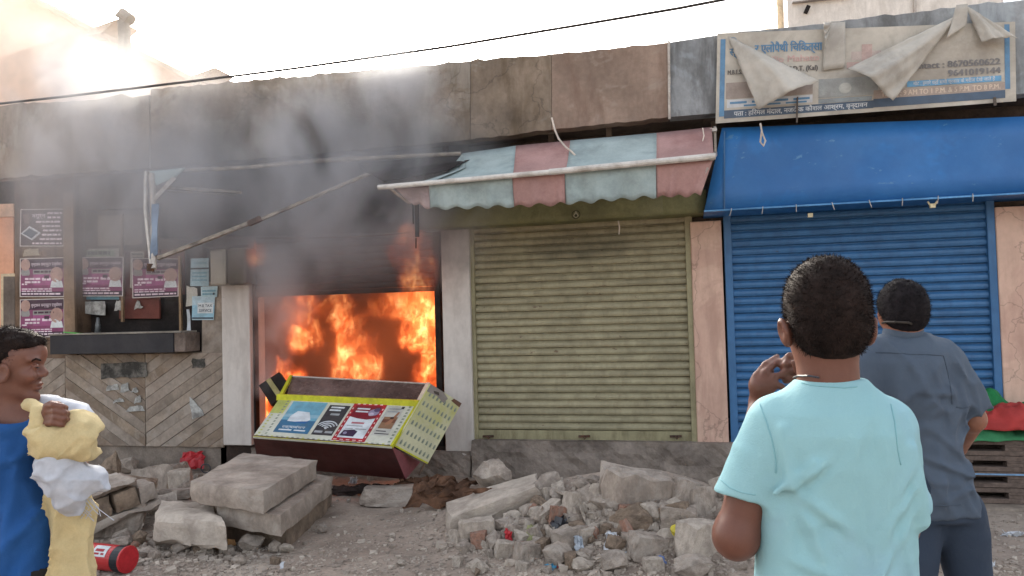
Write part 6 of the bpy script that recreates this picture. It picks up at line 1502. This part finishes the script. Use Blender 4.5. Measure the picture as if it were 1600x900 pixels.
    def trous(P):
        d = loft(P, [(.6, gx, gy, .12, .1), (.95, gx, gy, .14, .11)])
        for h_, k_, a_ in zip(hp, kn, ak): d = smin(d, smin(cap(P, h_, k_, .085, .065), cap(P, k_, a_, .065, .055), .03), .03)
        return d-(ridge(P, (9, 8, 4), 7)-.5)*.010
    sdf_obj('trousers', trous, [gx-.34, gy-.15, .05], [gx+.26, gy+.16, .9], .012, M('dark_trousers', '2c2a27', rough=.9), root)
    for a_ in ak: sdf_obj('shoe', lambda P: smin(ell(P, a_+[.07, 0, -.045], (.13, .045, .034)), cap(P, a_+[0, 0, -.04], a_+[0, 0, .02], .042, .04), .03), a_-[.11, .09, .09], a_+[.24, .09, .09], .009, leather, root)
    # the sacks: things he carries
    ysack = M('yellow_sackcloth', 'c6b387', rough=.9, var=.12, scale=6, bump=.45, bscale=120, dirt='ab9668', dscale=6, damt=.4, bdist=.003)
    wsack = M('white_plastic_sack', 'b9bcc4', rough=.55, var=.08, scale=6, bump=.3, bscale=60, dirt='8f9095', dscale=6, damt=.35, bdist=.004)
    def sk(name, fn, lo, hi, mat, label, h=.0045):
        m_ = (np.array(lo)+np.array(hi))/2; e_ = np.abs(np.array(hi)-np.array(lo))/2+[.13, .06, .02]; lo, hi = m_-e_, m_+e_
        o, V, Wq = sdf_obj(name, fn, lo, hi, h, mat); q = Wq.mean(0); q[2] = Wq[:, 2].min(); rebase(o, q); tag(o, label, 'sack', 'sacks carried by the man in blue'); return o
    def fold(P, s1, a1, ang=20, sd=1): return (ridge(P@rotm('Y', ang*2.3), tuple(x*1.3 for x in s1), sd+9)**3-.3)*a1*1.1+(ridge(P@rotm('Y', -ang-35), tuple(x*2.1 for x in s1), sd+13)**4-.2)*a1*.4+(ridge(P@rotm('Y', ang+70), tuple(x*3.2 for x in s1), sd+17)**4-.2)*a1*.12+(ridge(P@rotm('Y', ang), s1, sd)-.5)*a1+(ridge(P@rotm('Y', -ang*1.7), tuple(x*1.6 for x in s1), sd+3)-.5)*a1*.6+(vn(P, (6, 6, 6), sd+5)-.5)*a1*1.4
    def f1(P):
        d = cap(P, c(82, 696, -.14), c(116, 692, -.1), .050, .052); d = smin(d, cap(P, c(66, 680, -.14), c(68, 712, -.14), .030, .026), .03); d = smin(d, cap(P, c(122, 672, -.1), c(126, 700, -.1), .036, .034), .02); return d-fold(P, (5, 6, 16), .019, 14, 31)
    sk('sack', f1, c(40, 740, -.28), c(165, 630, .02), ysack, 'yellow cloth sack rolled over the forearm of the man in blue')
    def f2(P):
        d = cap(P, c(90, 722, -.13), c(112, 772, -.1), .046, .040); d = smin(d, cap(P, c(100, 726, -.1), c(138, 752, -.08), .040, .032), .03); d = smin(d, cap(P, c(138, 750, -.08), c(162, 765, -.07), .034, .012), .02); return d-fold(P, (9, 8, 7), .022, 50, 41)
    sk('sack', f2, c(40, 820, -.25), c(190, 690, .05), wsack, 'white plastic sack hanging under the yellow rolled sack')
    def f3(P):
        d = cap(P, c(108, 780, -.04), c(112, 900, -.03), .052, .052); d = smin(d, cap(P, c(112, 900, -.03), c(112, 1010, -.03), .052, .056), .03); return d-fold(P, (11, 8, 2), .022, 6, 51)
    sk('sack', f3, c(60, 1060, -.2), c(170, 750, .12), ysack, 'long yellow sack hanging down beside the blue tunic')
    def f4(P):
        d = cap(P, c(70, 636, .05), c(118, 648, .02), .036, .034); d = smin(d, cap(P, c(118, 648, .02), c(124, 662, -.02), .03, .02), .02); return d-fold(P, (12, 9, 9), .010, 30, 61)
    sk('sack', f4, c(30, 690, -.1), c(150, 600, .14), wsack, 'white sack edge slung behind the shoulder of the man in blue')
    def f5(P):
        d = cap(P, c(42, 628, -.07), c(62, 645, -.13), .016, .018); d = smin(d, cap(P, c(62, 645, -.13), c(60, 668, -.155), .018, .02), .02); return d-fold(P, (20, 14, 10), .008, 50, 71)
    sk('sack', f5, c(25, 690, -.22), c(85, 612, .0), ysack, 'twisted yellow sack neck gripped at the shoulder')
    # torn plastic strands
    for i in range(9):
        a = Vector(W3(c(118+i*3, 778, -.06))); MB().tube([a, a+r0*random.uniform(-.0, .03)-Vector((0, 0, .03)), a+r0*random.uniform(-.01, .07)-Vector((0, 0, random.uniform(.04, .07)))], .0012, 4).build('sack_strand', wsack, root)
man_blue()

# ================================================================== SMOKE AND FIRE
def volmat(name, build):
    m = bpy.data.materials.new(name); m.use_nodes = True; t = m.node_tree
    for x in list(t.nodes):
        if x.type == 'BSDF_PRINCIPLED': t.nodes.remove(x)
    k = NT(m); out = next(x for x in t.nodes if x.type == 'OUTPUT_MATERIAL')
    sock = build(k); t.links.new(sock, out.inputs['Volume']); return m
def plume(k, pos, P0, Pe, R0, R1, z_stretch=1):
    d = Pe-P0; L = d.length; d = d/L
    rel = k.vm('SUBTRACT', pos, tuple(P0)); t = k.vm('DOT_PRODUCT', rel, tuple(d))
    tc_ = k.math('MINIMUM', k.math('MAXIMUM', t, 0.), L)
    x = k.n('VectorMath', [tuple(d)], operation='SCALE'); k.t.links.new(tc_, x.inputs['Scale'])
    q = k.vm('LENGTH', k.vm('SUBTRACT', rel, x.outputs[0]))
    rad = k.math('ADD', k.math('MULTIPLY', tc_, (R1-R0)/L), R0)
    return k.ramp(k.math('DIVIDE', q, rad), .15, 1.0, 1, 0)
def smoke(name, label, lo, hi, plumes, thr, dens, scale, color, grp, step=1.0, detail=4, aniso=.2):
    def b(k):
        pos = k.n('NewGeometry').outputs['Position']
        warp = k.n('TexNoise', {'Vector': pos, 'Scale': 1.1, 'Detail': 1})
        wv = k.n('VectorMath', [warp.outputs[1]], operation='SCALE'); wv.inputs['Scale'].default_value = .7
        pp = k.vm('ADD', pos, wv.outputs[0])
        mp = k.n('Mapping', {'Vector': pp, 'Rotation': (0, R(35), 0), 'Scale': (1.25, .8, .7)})
        n = k.noise(mp.outputs[0], scale, detail, .5)
        f = None
        for (P0, Pe, a, c, amt) in plumes:
            g = k.math('MULTIPLY', plume(k, pos, P0, Pe, a, c), amt)
            f = g if f is None else k.math('MAXIMUM', f, g)
        dn = k.math('MULTIPLY', k.math('MULTIPLY', k.ramp(n, thr, thr+.28), f), dens)
        v = k.n('VolumePrincipled', {'Color': lin(color), 'Density': dn, 'Anisotropy': aniso}); v.inputs['Absorption Color'].default_value = (0, 0, 0, 1)
        return v.outputs[0]
    m = volmat(name+'_volume', b); m.cycles.volume_step_rate = step
    o = MB().box(lo, hi).build(name, m); tag(o, label, 'smoke', grp, 'stuff'); return o
v = lambda px, py, Y: pw(px, py, Y)
smoke('smoke', 'dark grey smoke boiling out of the burning doorway and up the parapet', (-6.6, 5.9, .7), (-.2, 7.38, 4.6),
      [(v(470, 470, 7.2), v(490, 250, 6.7), .35, .85, .8), (v(520, 330, 6.9), v(120, 150, 6.6), .6, 1.0, .45), (v(560, 300, 6.8), v(620, 130, 6.6), .3, .6, .45), (v(418, 600, 7.25), v(440, 430, 7.2), .22, .5, 1.6), (v(1000, 330, 6.8), v(1250, 190, 6.5), .2, .5, .06), (v(-50, 290, 6.9), v(640, 290, 6.9), 1.5, 1.2, .5)],
      .33, 3.3, 1.7, 'dfe0e4', 'smoke from the burning shop', 1.0)
smoke('smoke', 'bright sunlit smoke drifting over the left roofs', (-12, 5.6, 2.6), (-1.5, 12.8, 8.2),
      [(v(150, 190, 6.6), v(-80, 60, 7.5), .9, 2.0, 1.0), (v(330, 150, 8), v(60, 30, 10), .6, 2.4, .55)],
      .25, .13, .75, 'ede6dc', 'smoke from the burning shop', 1.0, 3, .3)
smoke('smoke', 'fire lit smoke filling the burning room', (rx0+.02, YW+.12, .32), (rx1-.02, 10.2, 2.9),
      [(v(560, 540, 8.4), v(560, 420, 8.4), 1.6, 1.8, 1)], .22, 3.2, 1.7, '8f7a6e', 'smoke from the burning shop', 1.0, 3, 0)

def fire_mat(name, FIRE):
    def b(k):
        tc = k.n('TexCoord'); oi = k.n('ObjectInfo'); g = tc.outputs['Generated']; pos = tc.outputs['Object']
        rr = k.math('MULTIPLY', oi.outputs['Random'], 23.)
        po = k.vm('ADD', pos, k.n('CombineXYZ', [rr, rr, rr]).outputs[0])
        mp = k.n('Mapping', {'Vector': po, 'Scale': (1, 1, .5)})
        wn = k.n('TexNoise', {'Vector': mp.outputs[0], 'Scale': 3.5, 'Detail': 5, 'Roughness': .65})
        wc = k.vm('SUBTRACT', wn.outputs[1], (.5, .5, .5))
        wv = k.n('VectorMath', [wc], operation='SCALE'); wv.inputs['Scale'].default_value = 1.5
        ww = k.n('VectorMath', [wc], operation='SCALE'); ww.inputs['Scale'].default_value = .35
        sp = k.n('SeparateXYZ', [k.vm('ADD', g, wv.outputs[0])]); sg = k.n('SeparateXYZ', [g])
        dx = k.math('MULTIPLY', k.math('SUBTRACT', sp.outputs[0], .5), 2); dy = k.math('MULTIPLY', k.math('SUBTRACT', sp.outputs[1], .5), 1.4); dz = k.math('MULTIPLY', k.math('SUBTRACT', sp.outputs[2], .36), 1.5)
        q = k.math('SQRT', k.math('ADD', k.math('ADD', k.math('MULTIPLY', dx, dx), k.math('MULTIPLY', dy, dy)), k.math('MULTIPLY', dz, dz)))
        body = k.ramp(q, .35, .85, 1, 0)
        def rim(o, c, a, b): return k.ramp(k.math('ABSOLUTE', k.math('SUBTRACT', sg.outputs[o], c)), a, b, 1, 0)
        body = k.math('MULTIPLY', body, k.math('MULTIPLY', k.math('MULTIPLY', rim(0, .5, .3, .5), rim(1, .5, .3, .5)), rim(2, .5, .32, .5)))
        m2 = k.n('Mapping', {'Vector': k.vm('ADD', po, ww.outputs[0]), 'Scale': (1.3, 1.3, .7)})
        fil = k.noise(m2.outputs[0], 7, 5, .62, .8)
        fil = k.ramp(k.math('ABSOLUTE', k.math('SUBTRACT', fil, .5)), .0, .07, 1, 0)
        blob = k.ramp(k.noise(m2.outputs[0], 5, 3, .5), .42, .62)
        inten = k.math('MULTIPLY', body, k.math('MULTIPLY', k.math('ADD', k.math('MULTIPLY', fil, .8), .2), k.math('ADD', k.math('MULTIPLY', blob, .85), .15)))
        cr = k.n('ValToRGB', [inten]); e = cr.color_ramp.elements
        e[0].position = .0; e[0].color = (1, .10, .02, 1); e[1].position = .9; e[1].color = (1, .52, .20, 1)
        x = e.new(.35); x.color = (1, .24, .05, 1)
        st = k.math('MULTIPLY', inten, FIRE)
        em = k.n('Emission', {'Color': cr.outputs[0], 'Strength': st})
        return em.outputs[0]
    m = volmat(name, b); m.cycles.volume_step_rate = .35; return m
fm = fire_mat('flame_volume', 15.0); fdull = fire_mat('dull_flame_volume', 2.2)
def flame(x0, y0, x1, y1, Y, dep, label, tilt=0, fm=fm):
    A = pw(x0, y1, Y); B = pw(x1, y0, Y); c = Vector(((A.x+B.x)/2, Y, A.z)); hw = abs(B.x-A.x)/2; h = B.z-A.z
    o = MB().box((c.x-hw, Y-dep/2, c.z), (c.x+hw, Y+dep/2, c.z+h)).build('flame', fm); rebase(o, c); o.rotation_euler = (0, R(tilt), 0)
    return tag(o, label, 'flame', 'flames of the shop fire', 'stuff' if False else None)
flame(510, 480, 608, 618, 8.1, .35, 'tall bright flame at the middle of the burning room behind the counter')
flame(610, 420, 735, 560, 8.2, .45, 'large bright flame filling the upper right corner of the doorway')
flame(560, 425, 690, 505, 8.4, .4, 'flame licking along the shutter edge at the upper right')
flame(430, 430, 515, 560, 8.0, .35, 'thin flame climbing at the upper left of the doorway')
flame(470, 440, 560, 520, 8.2, .3, 'slanting flame right of the thin upper left flame', 40)
flame(410, 545, 490, 625, 7.75, .3, 'low flame burning on top of the dark tilted box')
flame(640, 530, 710, 615, 7.9, .25, 'small flame low against the right door jamb')
flame(440, 575, 495, 625, 7.3, .12, 'little flame behind the left end of the glass counter')
flame(385, 590, 440, 690, 7.75, .3, 'flame glowing low beside the left door jamb')
flame(376, 366, 420, 422, 7.2, .2, 'small detached flame above the left white pillar', 0, fdull)
flame(598, 335, 690, 475, 7.2, .25, 'dull red flame curling in front of the right end of the charred shutter', 0, fdull)
for n_, (px, py, Y, e) in enumerate(((560, 560, 8.3, 16), (650, 470, 8.3, 12), (450, 500, 8.3, 9), (410, 640, 7.9, 3))):
    l = bpy.data.lights.new('fire_light', 'POINT'); o = bpy.data.objects.new('fire_light', l); COL.objects.link(o)
    o.location = pw(px, py, Y); l.energy = e; l.color = (1, .28, .07); l.shadow_soft_size = .25
